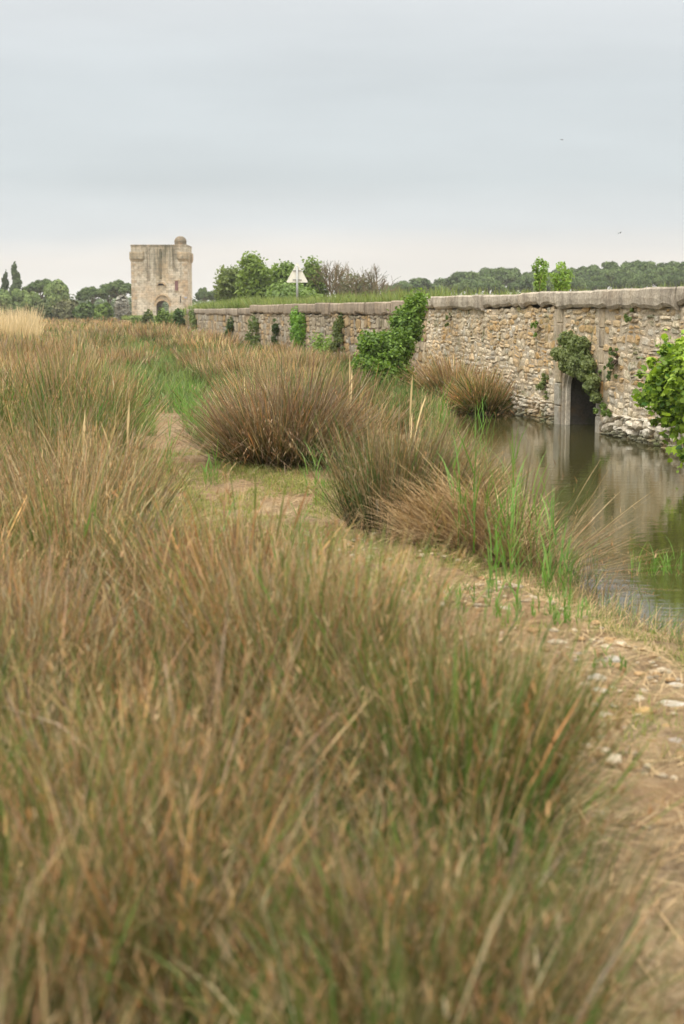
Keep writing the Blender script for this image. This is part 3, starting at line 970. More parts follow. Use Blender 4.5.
parts = []
def tussock_centres(a, b, sp, k=.30, margin=1.6):
    ny_ = int((b - a) / sp) + 1; xm = k * b + margin; nx_ = int(2 * xm / sp) + 1
    yy, xx = np.meshgrid(a + (np.arange(ny_) + .5) * sp, -xm + (np.arange(nx_) + .5) * sp, indexing='ij')
    xx = xx.ravel() + rng.uniform(-.48, .48, xx.size) * sp; yy = yy.ravel() + rng.uniform(-.48, .48, yy.size) * sp
    q = (np.abs(xx) < k * yy + margin) & (yy > a) & (yy < b) & (rng.random(xx.size) < .9)
    return xx[q], yy[q]
for (a, b, sp, subs, stems, wpx, segs) in ((.55, 3.2, .40, 5, 85, .8, 6), (3.2, 7, .52, 6, 80, .62, 5), (7, 18, .88, 10, 66, .55, 5), (18, 42, 1.3, 11, 46, .52, 4), (42, 112, 2.3, 8, 36, .62, 4), (112, 205, 4.2, 6, 34, .8, 3)):
    x, y = tussock_centres(a, b, sp)
    k = rush_ok(x, y); x, y = x[k], y[k]; n = len(x)
    big = vnoise(x, y, 2.6, 40)
    hg = np.where(y < 6.5, np.interp(y, [2.8, 3.8], [.74, .84]), np.interp(y, [6.5, 11, 18], [.80, .96, 1.10])) * (.70 + .25 * big + .34 * rng.random(n))
    hg *= np.interp(x - np.interp(y, RLY, RLX), [-.3, 0], [1, .88]) * np.where(y > 24, .52 + .55 * vnoise(x, y, 5, 43), 1)
    hg *= np.where((y > 21) & (y < 31.5) & (x >= .004 * y), .42, 1)
    tone = np.clip(.40 + .9 * (vnoise(x, y, 1.5, 44) - .5) + rng.normal(0, .16, n) + np.interp(x / np.maximum(y, 1), [-.25, -.05, .08, .2], [.28, .08, -.18, -.38]) * (y < 7) + .38 * (y > 7) + .8 * (vnoise(x, y, 4.0, 46) - .5) * (y > 10), 0, 1)
    R_ = sp * rng.uniform(.38, .60, n)
    ii = np.repeat(np.arange(n), subs)
    aa = rng.uniform(0, 2 * np.pi, n * subs); rr = np.sqrt(rng.random(n * subs)) * R_[ii] * .85
    cx, cy = x[ii] + np.cos(aa) * rr, y[ii] + np.sin(aa) * rr
    hs = hg[ii] * (1 - .22 * (rr / R_[ii]) ** 2) * rng.uniform(.78, 1.08, n * subs)
    tuss = rng.uniform(.0, 1.0, n)
    gp = (.18 if a > 3 else .12) * (vnoise(cx, cy, 1.3, 45) > .58)
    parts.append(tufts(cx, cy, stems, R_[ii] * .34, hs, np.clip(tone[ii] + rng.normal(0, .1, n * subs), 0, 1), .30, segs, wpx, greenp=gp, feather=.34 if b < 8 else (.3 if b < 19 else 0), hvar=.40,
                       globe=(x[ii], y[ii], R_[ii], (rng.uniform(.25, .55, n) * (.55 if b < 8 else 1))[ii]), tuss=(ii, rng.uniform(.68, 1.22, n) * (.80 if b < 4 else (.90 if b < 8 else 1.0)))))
    print('rush', a, n * subs * stems)
# low green growth between the tussocks
for a, b, dens, hm, hx, wd in ((2.5, 8, 380, .10, .34, .005), (8, 20, 210, .15, .48, .009), (20, 60, 60, .2, .6, .018)):
    x, y = scatter(a, b, dens)
    k = rush_ok(x, y); x, y = x[k], y[k]; n = len(x)
    u = rng.random(n)[:, None]; var = rng.uniform(.6, 1.25, n)[:, None]
    cc = (A(.09, .16, .035) * u + A(.16, .18, .06) * (1 - u)) * var
    parts.append(ribbons(np.stack([x, y, land_z(x, y) - .02], 1), rng.uniform(hm, hx, n), rng.uniform(0, 6.28, n), np.abs(rng.normal(0, .3, n)), np.abs(rng.normal(0, .5, n)), np.full(n, wd), rng.uniform(0, 3.14, n), cc * .6, cc, cc * 1.1, 3))
v, f, c = join(parts)
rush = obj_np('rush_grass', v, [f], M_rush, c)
tag(rush, 'wide field of tan and green rushes filling the foreground and left side', 'rushes', kind='stuff')

# fresh green grass beside the path and along the streak
def blades(x, y, hmin, hmax, w, cols, segs=3, z=None, lean=.35):
    n = len(x)
    bz = (land_z(x, y) if z is None else z) - .02
    u = rng.random(n)[:, None]; var = rng.uniform(.65, 1.3, n)[:, None]
    cc = (cols[0] * u + cols[1] * (1 - u)) * var
    return ribbons(np.stack([x, y, bz], 1), rng.uniform(hmin, hmax, n), rng.uniform(0, 2 * np.pi, n), np.abs(rng.normal(0, lean, n)),
                   np.abs(rng.normal(0, .5, n)), w * rng.uniform(.7, 1.3, n), rng.uniform(0, np.pi, n), cc * .55, cc, cc * 1.1, segs)
parts = []
x, y = scatter(17, 30, 520); k = (np.abs(x - path_c(y)) < 1.4) & (np.abs(x - path_c(y)) > .24) & ((x > path_c(y)) | (vnoise(x, y, 1.2, 50) > .5)) & (y > 19)
k &= (x < path_c(y) + .35 + 1.0 * vnoise(x, y, 1.5, 51))
parts.append(blades(x[k], y[k], .12, .34, .011, (FRESH, FRESH2)))
x, y = scatter(24, 115, 60); k = (np.abs(x - streak_c(y)) < .55 + .022 * y)
parts.append(blades(x[k], y[k], .2, .55, .03, (A(.10, .17, .045), A(.22, .27, .09))))
v, f, c = join(parts)
g1 = obj_np('green_grass', v, [f], M_leaf, c)
tag(g1, 'bright fresh green grass along the path and in the hollow behind it', 'grass', kind='stuff')

# short turf on and beside the path
parts = []
x, y = scatter(4, 17, 3000, 1.2, .26)
nn = vnoise(x, y, .55, 60); n2_ = vnoise(x, y, 1.7, 61)
pd = np.abs(x - path_c(y)) / path_w(y)
k = (x < bank_x(y) - .35) & (x > np.interp(y, RLY, RLX) - .2) & ((nn > .56) & (n2_ > .38) & (y < 9.5) | (y > 9.5) & (nn > .38) | (pd > .6) & (nn > .5))
k &= rng.random(len(x)) < np.where(y > 9.5, .8, .5)
parts.append(blades(x[k], y[k], .02, .085, .006, (A(.19, .26, .05), A(.36, .34, .11)), 2, land_z(x[k], y[k]) + .03, .6))
v, f, c = join(parts)
g2 = obj_np('short_grass', v, [f], M_leaf, c)
tag(g2, 'short yellow-green turf in patches on the dirt path', 'grass', kind='stuff')

# grass on the causeway, seen over the coping
parts = []
for t0, t1, n, hm, hx, wd in ((-14, T_END, 9000, .06, .30, .010), (T_END, T_MID, 9000, .15, .60, .022), (T_MID, T_FAR, 8000, .25, .8, .04), (T_FAR, T_FAR + 110, 7000, .3, .7, .08)):
    t = rng.uniform(t0, t1, n); d = -(.30 + rng.random(n) ** 2.0 * 6.5)
    x = W0[0] + U[0] * t + NRM[0] * d; y = W0[1] + U[1] * t + NRM[1] * d
    z = np.interp(t, tt, zz)
    k = vnoise(t, d, 1.6, 70) > .25
    parts.append(blades(x[k], y[k], hm, hx, wd, (A(.13, .20, .045), A(.26, .28, .10)), 3, z[k], .25))
v, f, c = join(parts)
g3 = obj_np('causeway_grass', v, [f], M_leaf, c)
tag(g3, 'ragged green grass growing along the top of the causeway behind the coping', 'grass', kind='stuff')

# pale reeds far left
x = rng.uniform(-24, -13.6, 9000); y = rng.uniform(62, 84, 9000)
k = (x < -.220 * y + 1.0 * vnoise(x, y, 2, 75)); x, y = x[k], y[k]
n = len(x); var = rng.uniform(.75, 1.2, n)[:, None]
v, f, c = ribbons(np.stack([x, y, land_z(x, y)], 1), rng.uniform(1.1, 2.0, n) * (.62 + .5 * vnoise(x, y, 3, 76)), rng.uniform(0, 6.28, n), np.abs(rng.normal(0, .14, n)), rng.uniform(0, .5, n),
                  np.full(n, .035), rng.uniform(0, 3.14, n), OLIVE * var, STRAW * var * .95, A(.60, .47, .29) * var, 4)
reeds = obj_np('reed_bed', v, [f], M_straw, c)
tag(reeds, 'pale straw coloured reed bed standing at the left edge beyond the rushes', 'reeds', kind='stuff')

# ragged sedge and dead stems along the water's edge
n = 9000
y = 8.2 + 21.8 * rng.random(n) ** 1.5; x = bank_x(y) - .25 + rng.normal(0, .22, n) - .15 * vnoise(y, y * 0, .8, 85)
k = (vnoise(x, y, .45, 86) > .40) & (x < bank_x(y) + .25); x, y = x[k], y[k]; n = len(x)
u = rng.random(n)[:, None]; var = rng.uniform(.6, 1.2, n)[:, None]; dead = (rng.random(n) < .55)[:, None]
cc = np.where(dead, STRAW * u + BROWN * (1 - u), FRESH * u + A(.17, .22, .06) * (1 - u)) * var
v, f, c = ribbons(np.stack([x, y, np.maximum(land_z(x, y), -.03) - .01], 1), rng.uniform(.08, .48, n) * np.where(y < 10, .55, 1), rng.normal(.3, 1.2, n), np.abs(rng.normal(.25, .4, n)), np.abs(rng.normal(0, .7, n)),
                  np.maximum(.004, .7 * y / F), rng.uniform(0, 3.14, n), cc * .7, cc, cc, 4)
sedge = obj_np('bank_sedge', v, [f], M_rush, c)
tag(sedge, 'ragged sedge and dead stems fringing the water edge', 'sedge', kind='stuff')

# straw and litter lying on the ground
x, y = scatter(3.2, 15, 420, 1.0, .28)
k = (x < bank_x(y) - .02) & (x > np.interp(y, RLY, RLX) - .3) & (rng.random(len(x)) < .35 + .65 * (vnoise(x, y, .7, 80) > .45))
x, y = x[k], y[k]; n = len(x); var = rng.uniform(.6, 1.25, n)[:, None]; u = rng.random(n)[:, None]
nearb = np.clip(1 - (bank_x(y) - x) / 1.0, 0, 1)[:, None]
cc = (STRAW * .85 * u + BROWN * .9 * (1 - u)) * var * (1 - .35 * nearb)
azs = np.where(nearb[:, 0] > .2, rng.normal(2.2, .5, n), rng.normal(.5, .9, n))
v, f, c = ribbons(np.stack([x, y, land_z(x, y) + rng.uniform(.025, .05, n)], 1), rng.uniform(.05, .30, n), azs, np.full(n, 1.53) + rng.normal(0, .04, n), rng.normal(0, .08, n),
                  rng.uniform(.002, .006, n), azs + np.pi / 2, cc, cc, cc, 3)
litter = obj_np('straw_litter', v, [f], M_straw, c)
tag(litter, 'loose dry straw and dead stems strewn over the dirt bank', 'straw', kind='stuff')

# gravel grains
x, y = scatter(3.4, 11, 230, .8, .27)
k = (x < bank_x(y) - .15) & (np.abs(x - path_c(y)) < path_w(y) * .62) & (vnoise(x, y, .6, 83) > .42)
x, y = x[k], y[k]
mbg = MB()
def pebble(mb, c, sx, sy, sz, rot, col, r, jag=.22):
    n = 8; vs = []
    rings = [(-.5, .55), (-.15, .95), (.25, .9), (.55, .5)]
    sh = [r.uniform(1 - jag, 1 + jag) for _ in range(n)]
    for z_, k_ in rings:
        for q in range(n):
            a = 2 * math.pi * q / n
            px_, py_ = math.cos(a) * sx * k_ * sh[q], math.sin(a) * sy * k_ * sh[q]
            vs.append((c[0] + px_ * math.cos(rot) - py_ * math.sin(rot), c[1] + px_ * math.sin(rot) + py_ * math.cos(rot), c[2] + (z_ + r.uniform(-.08, .08)) * sz))
    fs = [tuple(range(n - 1, -1, -1)), tuple(range(24, 32))]
    for k_ in range(3):
        for q in range(n):
            q2 = (q + 1) % n
            fs.append((k_ * n + q, k_ * n + q2, k_ * n + n + q2, k_ * n + n + q))
    mb.add(vs, fs, col)
rp = random.Random(4)
zl = land_z(x, y)
for a, b, z in zip(x, y, zl):
    s = .005 + .028 * rp.random() ** 3
    pebble(mbg, (a, b, z + .03), s * rp.uniform(.8, 1.6), s, s * .8, rp.uniform(0, 3), np.array((.54, .46, .34) if rp.random() < .5 else (.42, .27, .13)) * rp.uniform(.55, 1.2), rp, .35)
gr_ = mbg.build('gravel', M_pebble)
tag(gr_, 'small tan gravel scattered on the dirt path', 'gravel', kind='stuff')

# individual pale stones beside the path (picture column, row, half width in px, flatness, colour)
STN = [(613, 659, 9, .6, 'small pale stone standing highest up the dirt bank, nearest the water', (.60, .56, .49)),
       (596, 678, 12, .5, 'rounded pale stone on top of the little heap of stones on the bank', (.56, .50, .42)),
       (597, 691, 13, .4, 'flat cream stone at the foot of the little heap of stones', (.62, .56, .46)),
       (586, 684, 8, .5, 'small tan stone on the left side of the little heap of stones', (.52, .42, .30)),
       (611, 688, 7, .5, 'small grey stone on the right side of the little heap of stones', (.48, .43, .36)),
       (645, 711, 11, .6, 'yellowish ochre stone half sunk in the dirt path', (.60, .40, .17)),
       (671, 704, 15, .35, 'long flat white stone in the dirt right of the ochre stone', (.66, .61, .52)),
       (649, 701, 6, .4, 'tiny white stone just above the ochre stone', (.60, .56, .48)),
       (673, 743, 17, .5, 'broad flat grey-pink stone at the right edge of the path', (.45, .39, .33)),
       (611, 777, 10, .4, 'flat pale stone beside the rush tips, left of the egg shaped one', (.58, .53, .46)),
       (627, 787, 10, .55, 'egg shaped whitish stone lying alone on the brown dirt', (.64, .60, .53)),
       (677, 790, 6, .6, 'small yellowish stone low on the path at the right edge', (.58, .44, .25)),
       (662, 808, 12, .35, 'flat pale stone lowest on the path, near the rush tips', (.56, .51, .43)),
       (655, 670, 6, .4, 'small flat tan stone on the straw bank above the white stone', (.50, .42, .31)),
       (561, 668, 8, .5, 'small orange-tan stone left of the little heap of stones', (.56, .42, .26)),
       (676, 684, 8, .4, 'small flat whitish stone high on the bank at the right edge', (.60, .55, .47))]
for px_, py_, hw, fl, lb, co in STN:
    p = at_z(px_, py_, .36)
    for _ in range(4): p = at_z(px_, py_, float(land_z(p[0], p[1])) + .03)
    s = hw * p[1] / F
    mb = MB(); pebble(mb, (0, 0, 0), s, s * .8, s * fl * 1.3, rp.uniform(-.4, .4), np.array(co) * .9, rp, .3)
    o = mb.build('stone', M_pebble)
    o.location = (p[0], p[1], float(land_z(p[0], p[1])) + .022 + s * fl * .12)
    tag(o, lb, 'stone', 'pale stones on the dirt path')

# ------------------------------------------------------------------ distinct clumps (things)
def clump(name, c, stems, rad, hgt, tone, label, cat, spread=.5, group=None, lean_dir=None, z=None, wpx=.62, greenp=.03, squash=1.0, hvar=.35, tint=(1, 1, 1)):
    ns = max(8, int(stems / 130))
    a = rng.uniform(0, 2 * np.pi, ns); rr = np.sqrt(rng.random(ns)) * rad
    cx = c[0] + np.cos(a) * rr; cy = c[1] + np.sin(a) * rr
    kc = max(3, int(ns / 7)); ka = rng.uniform(0, 6.28, kc); kr = np.sqrt(rng.random(kc)) * rad * .75
    kx, ky = c[0] + np.cos(ka) * kr, c[1] + np.sin(ka) * kr
    own = np.argmin((cx[:, None] - kx) ** 2 + (cy[:, None] - ky) ** 2, 1)
    hs = hgt * (1 - .2 * (rr / rad) ** 2) * rng.uniform(.86, 1.06, ns) * rng.uniform(.78, 1.06, kc)[own]
    kb = rng.uniform(.72, 1.2, kc)
    v, f, co = tufts(cx, cy, 130, np.full(ns, rad * .3), hs, np.clip(rng.normal(tone, .2, ns), 0, 1), .30, 6, wpx, zoff=0, greenp=np.full(ns, greenp), lean_dir=lean_dir, hvar=hvar,
                     globe=(c[0] * .55 + kx[own] * .45, c[1] * .55 + ky[own] * .45, rad * .75, spread * rng.uniform(.45, 1.2, kc)[own]), feather=.25, tuss=(own, kb))
    # dead matted stems caught in the clump, some broken over
    nd = int(stems * .16)
    a = rng.uniform(0, 6.28, nd); rr = np.sqrt(rng.random(nd)) * rad * 1.05
    bx, by = c[0] + np.cos(a) * rr, c[1] + np.sin(a) * rr
    u = rng.random(nd)[:, None]; vv = rng.uniform(.55, 1.15, nd)[:, None]; cc = (STRAW * u + BROWN * (1 - u)) * vv
    dead_ = ribbons(np.stack([bx, by, land_z(bx, by) + rng.random(nd) * .35 * hgt * (1 - (rr / rad / 1.1) ** 2)], 1), hgt * rng.uniform(.2, .75, nd), a + rng.normal(0, .9, nd), rng.uniform(.2, 1.4, nd), rng.uniform(0, 1.7, nd),
                    np.maximum(.003, .6 * by / F) * rng.uniform(.7, 1.5, nd), rng.uniform(0, 3.14, nd), cc * .6, cc, cc, 6)
    v, f, co = join([(v, f, co), dead_])
    co = co * np.array(tint)
    z0 = float(land_z(c[0], c[1]))
    if z is not None:
        v[:, 2] = v[:, 2] - z0 + z; z0 = z
    v = v - np.array((c[0], c[1], z0), np.float32)
    v[:, 1] *= squash
    o = obj_np(name, v, [f], M_rush, co)
    o.location = (c[0], c[1], z0)
    tag(o, label, cat, group)
    return o
clump('rush_clump', CL1, 5200, .60, 1.17, 1.0, 'big rounded clump of purplish brown rushes just right of the narrow path', 'rush clump', .50, 'large rush clumps', tint=(.74, .74, .84))
clump('rush_clump', (CL2[0] - .02, CL2[1]), 3400, .42, 1.03, .62, 'tall olive rush clump by the water with collapsed straw against its right side', 'rush clump', .42, 'large rush clumps', lean_dir=(.3, .12), greenp=.10, tint=(.84, .86, .88))
clump('rush_clump', (1.42, 10.8), 780, .20, 1.12, .95, 'sprawling dry clump of brown stems arching far out over the water', 'rush clump', 1.0, 'large rush clumps', lean_dir=(.25, .5), greenp=.05, hvar=.6, tint=(.80, .78, .82))
clump('rush_clump', (.34, 4.45), 3200, .26, .90, .15, 'dense dark green rush clump in the foreground where the rushes meet the dirt path', 'rush clump', .20, 'large rush clumps', greenp=.05)
clump('rush_clump', (-.08, 5.25), 2600, .30, .92, .45, 'mixed tan and green rush clump just behind the dense dark green one', 'rush clump', .25, 'large rush clumps', greenp=.06)
clump('rush_clump', (.17, 2.75), 2600, .22, .74, .25, 'olive green rush clump nearest the camera at the lower edge of the dirt path', 'rush clump', .34, 'large rush clumps', greenp=.05)
w1 = at_y(456, 408, 31.0); w2 = at_y(487, 412, 29.5)
clump('rush_clump', (w1[0], w1[1]), 1800, .30, 1.3, .85, 'tan and grey rush clump at the wall foot, next to the leafy green shrub', 'rush clump', .75, 'rush clumps against the wall', z=-.05)
clump('rush_clump', (w2[0], w2[1]), 1700, .30, 1.32, .50, 'green rush clump with tan outer stems standing in water at the wall foot', 'rush clump', .85, 'rush clumps against the wall', z=-.08)

# collapsed straw heap
n = 3400
c = np.array((.98, 10.5))
ang = rng.uniform(0, 6.28, n); rr = np.sqrt(rng.random(n))
bx = c[0] + np.cos(ang) * rr * .5; by = c[1] + np.sin(ang) * rr * .32
hz = .34 * (1 - rr ** 2) * rng.random(n)
az = np.where(rng.random(n) < .6, 3.5 + rng.normal(0, .5, n), rng.uniform(0, 6.28, n))
var = rng.uniform(.6, 1.2, n)[:, None]; u = rng.random(n)[:, None]
cc = (STRAW * u + A(.42, .26, .14) * (1 - u)) * var * .92
v, f, co = ribbons(np.stack([bx, by, land_z(bx, by) + hz], 1), rng.uniform(.2, .6, n), az, rng.uniform(.5, 1.3, n), rng.uniform(.1, .9, n), rng.uniform(.004, .008, n),
                   rng.uniform(0, 3.14, n), cc * .8, cc, cc, 5)
z0 = float(land_z(*c)); v = v - np.array((c[0], c[1], z0), np.float32)
o = obj_np('straw_heap', v, [f], M_straw, co); o.location = (c[0], c[1], z0)
tag(o, 'collapsed heap of orange-tan straw lying between the rush clump and the water', 'straw heap')

# green reed shoots
def reed_shoots(px_, py_, n, hgt, rad, label, group='fresh green reed shoots', zz_=None):
    p = at_z(px_, py_, .36)
    for _ in range(4): p = at_z(px_, py_, max(-.05, float(land_z(p[0], p[1]))))
    z0 = float(land_z(p[0], p[1]))
    a = rng.uniform(0, 6.28, n); r_ = np.sqrt(rng.random(n)) * rad
    base = np.stack([np.cos(a) * r_, np.sin(a) * r_, np.full(n, -.03)], 1)
    pt = []
    hs = hgt * rng.uniform(.55, 1.1, n)
    var = rng.uniform(.75, 1.2, n)[:, None]; u = rng.random(n)[:, None]
    cc = (FRESH * u + FRESH2 * (1 - u)) * var
    pt.append(ribbons(base, hs, a, np.abs(rng.normal(0, .08, n)), rng.uniform(0, .15, n), np.full(n, .006), rng.uniform(0, 3.1, n), cc * .8, cc, cc, 5))
    for j in range(4):                                  # long leaves leaving the stem in turn
        k_ = (.25 + .18 * j)
        b2 = base + np.stack([0 * hs, 0 * hs, hs * k_], 1)
        az_ = rng.uniform(0, 6.28, n)
        pt.append(ribbons(b2, hs * rng.uniform(.35, .6, n), az_, rng.uniform(.15, .5, n), rng.uniform(.1, .7, n), np.full(n, .010), az_ + np.pi / 2 + rng.normal(0, .5, n), cc * .9, cc, cc * 1.05, 5))
    v, f, co = join(pt)
    o = obj_np('reed_shoots', v, [f], M_leaf, co); o.location = (p[0], p[1], z0)
    tag(o, label, 'reed shoots', group)
    return o
for args in ((523, 600, 14, .70, .26, 'bright green reed shoots in front of the arching dry rushes by the water'),
             (555, 604, 9, .42, .10, 'short green reed shoots at the water end of the bank'),
             (490, 572, 12, .85, .34, 'tall green reed shoots rising through the collapsed straw'),
             (470, 615, 22, .22, .30, 'low green shoots spreading along the path edge below the straw heap'),
             (462, 775, 5, .48, .03, 'upright bright green shoot among the dark foreground rushes'),
             (168, 480, 8, .55, .07, 'green reed shoots on the left side of the narrow path'),
             (211, 490, 7, .45, .08, 'green reed shoots on the right side of the narrow path by the big clump'),
             (318, 508, 7, .50, .10, 'slender green shoots on the turf between the two big rush clumps'),
             (292, 560, 6, .40, .07, 'green shoots at the edge of the foreground rushes below the turf'),
             (440, 470, 9, .95, .12, 'long green blades rising behind the olive rush clump'),
             (205, 452, 9, .45, .10, 'green blades at the left foot of the big purplish clump'),
             (100, 420, 9, .9, .12, 'green blades standing among the rushes at the left'),
             (545, 575, 7, .6, .22, 'thin green shoots at the foot of the arching dry clump'),
             (452, 548, 6, .7, .20, 'thin green shoots in front of the olive rush clump'),
             (505, 520, 8, .8, .25, 'thin green shoots standing between straw heap and water'),
             (420, 596, 34, .16, .40, 'low green growth on the dirt just behind the foreground rushes'),
             (545, 622, 30, .16, .26, 'low green growth near the water end of the dirt bank'),
             (590, 668, 18, .10, .18, 'tiny green growth among the pale stones'),
             (480, 470, 7, .9, .16, 'tall green blades behind the straw heap'),
             (655, 578, 26, .42, .22, 'sparse green shoots standing in the water at the right edge')):
    reed_shoots(*args)
# tall straw reed stalks that rise above the rushes
def stalk(px_, ytop, ybase, Y, label):
    p = at_y(px_, ybase, Y); top = at_y(px_, ytop, Y)
    z0 = float(land_z(p[0], p[1]))
    hgt = top[2] - z0; n = 3
    base = np.stack([rng.normal(0, .03, n), rng.normal(0, .03, n), np.full(n, -.02)], 1)
    cc = np.repeat((STRAW * 1.05)[None], n, 0) * rng.uniform(.8, 1.1, n)[:, None]
    v, f, co = ribbons(base, hgt * np.array((1, .85, .7)), rng.uniform(0, 6.28, n), np.array((.03, .08, .1)), np.array((.08, .3, .5)), np.full(n, .011), rng.uniform(-.4, .4, n), cc * .8, cc, cc, 7, np.array((.9, .6, .4)))
    o = obj_np('reed_stalk', v, [f], M_straw, co); o.location = (p[0], p[1], z0)
    tag(o, label, 'reed stalk', 'dry reed stalks above the rushes')
stalk(84, 408, 520, 11.5, 'pale dry reed stalk rising from the rushes at the left')
stalk(123, 398, 510, 12.0, 'tall brown reed stalk just left of the narrow path')
stalk(349, 352, 460, 17.5, 'pale reed stalk standing behind the big purplish rush clump')
stalk(408, 372, 500, 14.0, 'dry reed stalk in front of the leafy green shrub')

# ------------------------------------------------------------------ foliage
LEAF = {'oval': (np.array([(0, -.5, 0), (.26, -.22, .05), (.30, .08, .06), (0, .55, -.04), (-.30, .08, .06), (-.26, -.22, .05)]), [(0, 1, 2, 3, 4, 5)]),
        'quad': (np.array([(-.5, -.4, 0), (.45, -.5, .08), (.5, .42, -.05), (-.42, .5, .06)]), [(0, 1, 2, 3)]),
        'palm': (np.array([(0, -.45, 0), (.22, -.36, 0), (.48, -.14, -.05), (.33, .02, .05), (.42, .34, -.06), (.2, .30, .04), (0, .62, -.08), (-.2, .30, .04), (-.42, .34, -.06), (-.33, .02, .05), (-.48, -.14, -.05), (-.22, -.36, 0)]),
                 [tuple(range(12))])}
def foliage(blobs, n, size, cA, cB, shape='oval', up=.5, seed=0, shell=.5, clump_n=0, fill=1.0):
    r = np.random.default_rng(seed)
    C = np.array([b[0] for b in blobs], float); R = np.array([b[1] for b in blobs], float)
    vol = np.prod(R, 1) ** (2 / 3); i = r.choice(len(blobs), n, p=vol / vol.sum())
    d = r.normal(size=(n, 3)); d /= np.linalg.norm(d, axis=1)[:, None]
    rad = shell + (1 - shell) * r.random(n) ** .6
    rad *= r.uniform(.85, 1.04, n)
    Pp = C[i] + d * R[i] * rad[:, None]
    if clump_n:
        # gather points into leaf sprays
        cc = Pp[r.choice(n, clump_n)]
        j = r.integers(0, clump_n, n)
        Pp = np.where((r.random(n) < .5)[:, None], cc[j] + r.normal(size=(n, 3)) * size * .9, Pp)
    nr = d + r.normal(size=(n, 3)) * .55 + np.array((0, 0, up)); nr /= np.linalg.norm(nr, axis=1)[:, None]
    t = np.cross(nr, r.normal(size=(n, 3))); t /= np.linalg.norm(t, axis=1)[:, None]
    b = np.cross(nr, t)
    T, fs = LEAF[shape]
    s = size * r.uniform(.5, 1.45, n)
    V = Pp[:, None, :] + s[:, None, None] * (T[None, :, 0:1] * t[:, None] + T[None, :, 1:2] * b[:, None] + T[None, :, 2:3] * nr[:, None])
    k = len(T)
    u = np.clip(r.random(len(blobs))[i] * .5 + r.random(n) * .6 - .05, 0, 1)[:, None]
    c = (np.array(cA) * (1 - u) + np.array(cB) * u) * r.uniform(.75, 1.2, n)[:, None]
    c = np.repeat(c, k, 0)
    Fs = [np.arange(n)[:, None] * k + np.array(f)[None] for f in fs]
    return V.reshape(-1, 3), Fs, c
def lumps(c, R, n, sub, seed, flat=0.0):
    r = np.random.default_rng(seed); out = []
    for _ in range(n):
        d = r.normal(size=3); d /= np.linalg.norm(d)
        if flat and d[2] < 0: d[2] *= flat
        k = r.uniform(.35, .85)
        out.append((np.array(c) + d * np.array(R) * k, np.array(R) * sub * r.uniform(.7, 1.25)))
    return out

def put_leaves(name, parent, blobs, n, size, cA, cB, shape, seed, mat=M_leaf, **kw):
    v, f, c = foliage(blobs, n, size, cA, cB, shape, seed=seed, **kw)
    loc = np.array(parent.location)
    return obj_np(name, v, f, mat, c, parent) if False else _leafobj(name, v - loc, f, mat, c, parent)
def _leafobj(name, v, f, mat, c, parent):
    me = mesh_np(name, v, f, c); me.materials.append(mat)
    o = bpy.data.objects.new(name, me); COL.objects.link(o); o.parent = parent
    return o
def put_mb(mb, name, mat, parent):
    loc = np.array(parent.location)
    me = bpy.data.meshes.new(name)
    me.from_pydata([tuple(np.array(p) - loc) for p in mb.v], [], mb.f)
    a = me.attributes.new('Col', 'FLOAT_COLOR', 'POINT')
    c = np.ones((len(mb.v), 4), dtype=np.float32); c[:, :3] = np.array(mb.c); a.data.foreach_set('color', c.ravel())
    me.polygons.foreach_set('use_smooth', np.ones(len(me.polygons), dtype=bool))
    me.materials.append(mat)
    o = bpy.data.objects.new(name, me); COL.objects.link(o); o.parent = parent
    return o
def stems_to(mb, root, tips, r0, col=(.16, .12, .085), seed=0):
    r = random.Random(seed); root = Vector(root)
    for tp in tips:
        tp = Vector(tp); d = tp - root
        mid = root + d * .5 + Vector((r.uniform(-.1, .1), r.uniform(-.1, .1), r.uniform(0, .12))) * d.length
        mb.tube([root, root + (mid - root) * .5, mid, mid + (tp - mid) * .55, tp], [r0, r0 * .8, r0 * .6, r0 * .4, r0 * .15], 5, col)

G1, G2 = (.030, .075, .014), (.115, .21, .035)
# shrub hiding the joint of the two walls
SH = 33.0
root = at_y(398, 397, SH); root[2] = float(land_z(root[0], root[1])) - .02
sh = empty('leafy_shrub', root)
tag(sh, 'dense glossy green shrub climbing the corner where the two stone walls meet', 'shrub')
def bl(px_, py_, Y, rpx, ry=None, sz=1.0):
    r_ = rpx * Y / F; return (at_y(px_, py_, Y), (r_, ry or r_, r_ * sz))
blobs = [bl(382, 380, 32.0, 20), bl(366, 368, 32.0, 13), bl(380, 358, 32.6, 24), bl(372, 345, 32.4, 15), bl(398, 345, 33, 18), bl(405, 325, 33.3, 16), bl(414, 308, 33.6, 12), bl(410, 330, 33.4, 14), bl(395, 372, 32.8, 20), bl(375, 375, 32.4, 17), bl(420, 300, 33.8, 7), bl(362, 362, 32.3, 9), bl(415, 318, 33.8, 10)]
put_leaves('foliage', sh, blobs, 20000, .075, (.035, .085, .014), (.25, .38, .05), 'oval', 3, up=.6, clump_n=420)
mb = MB(); stems_to(mb, root, [b[0] for b in blobs], .05, seed=2); put_mb(mb, 'branches', M_bark, sh)

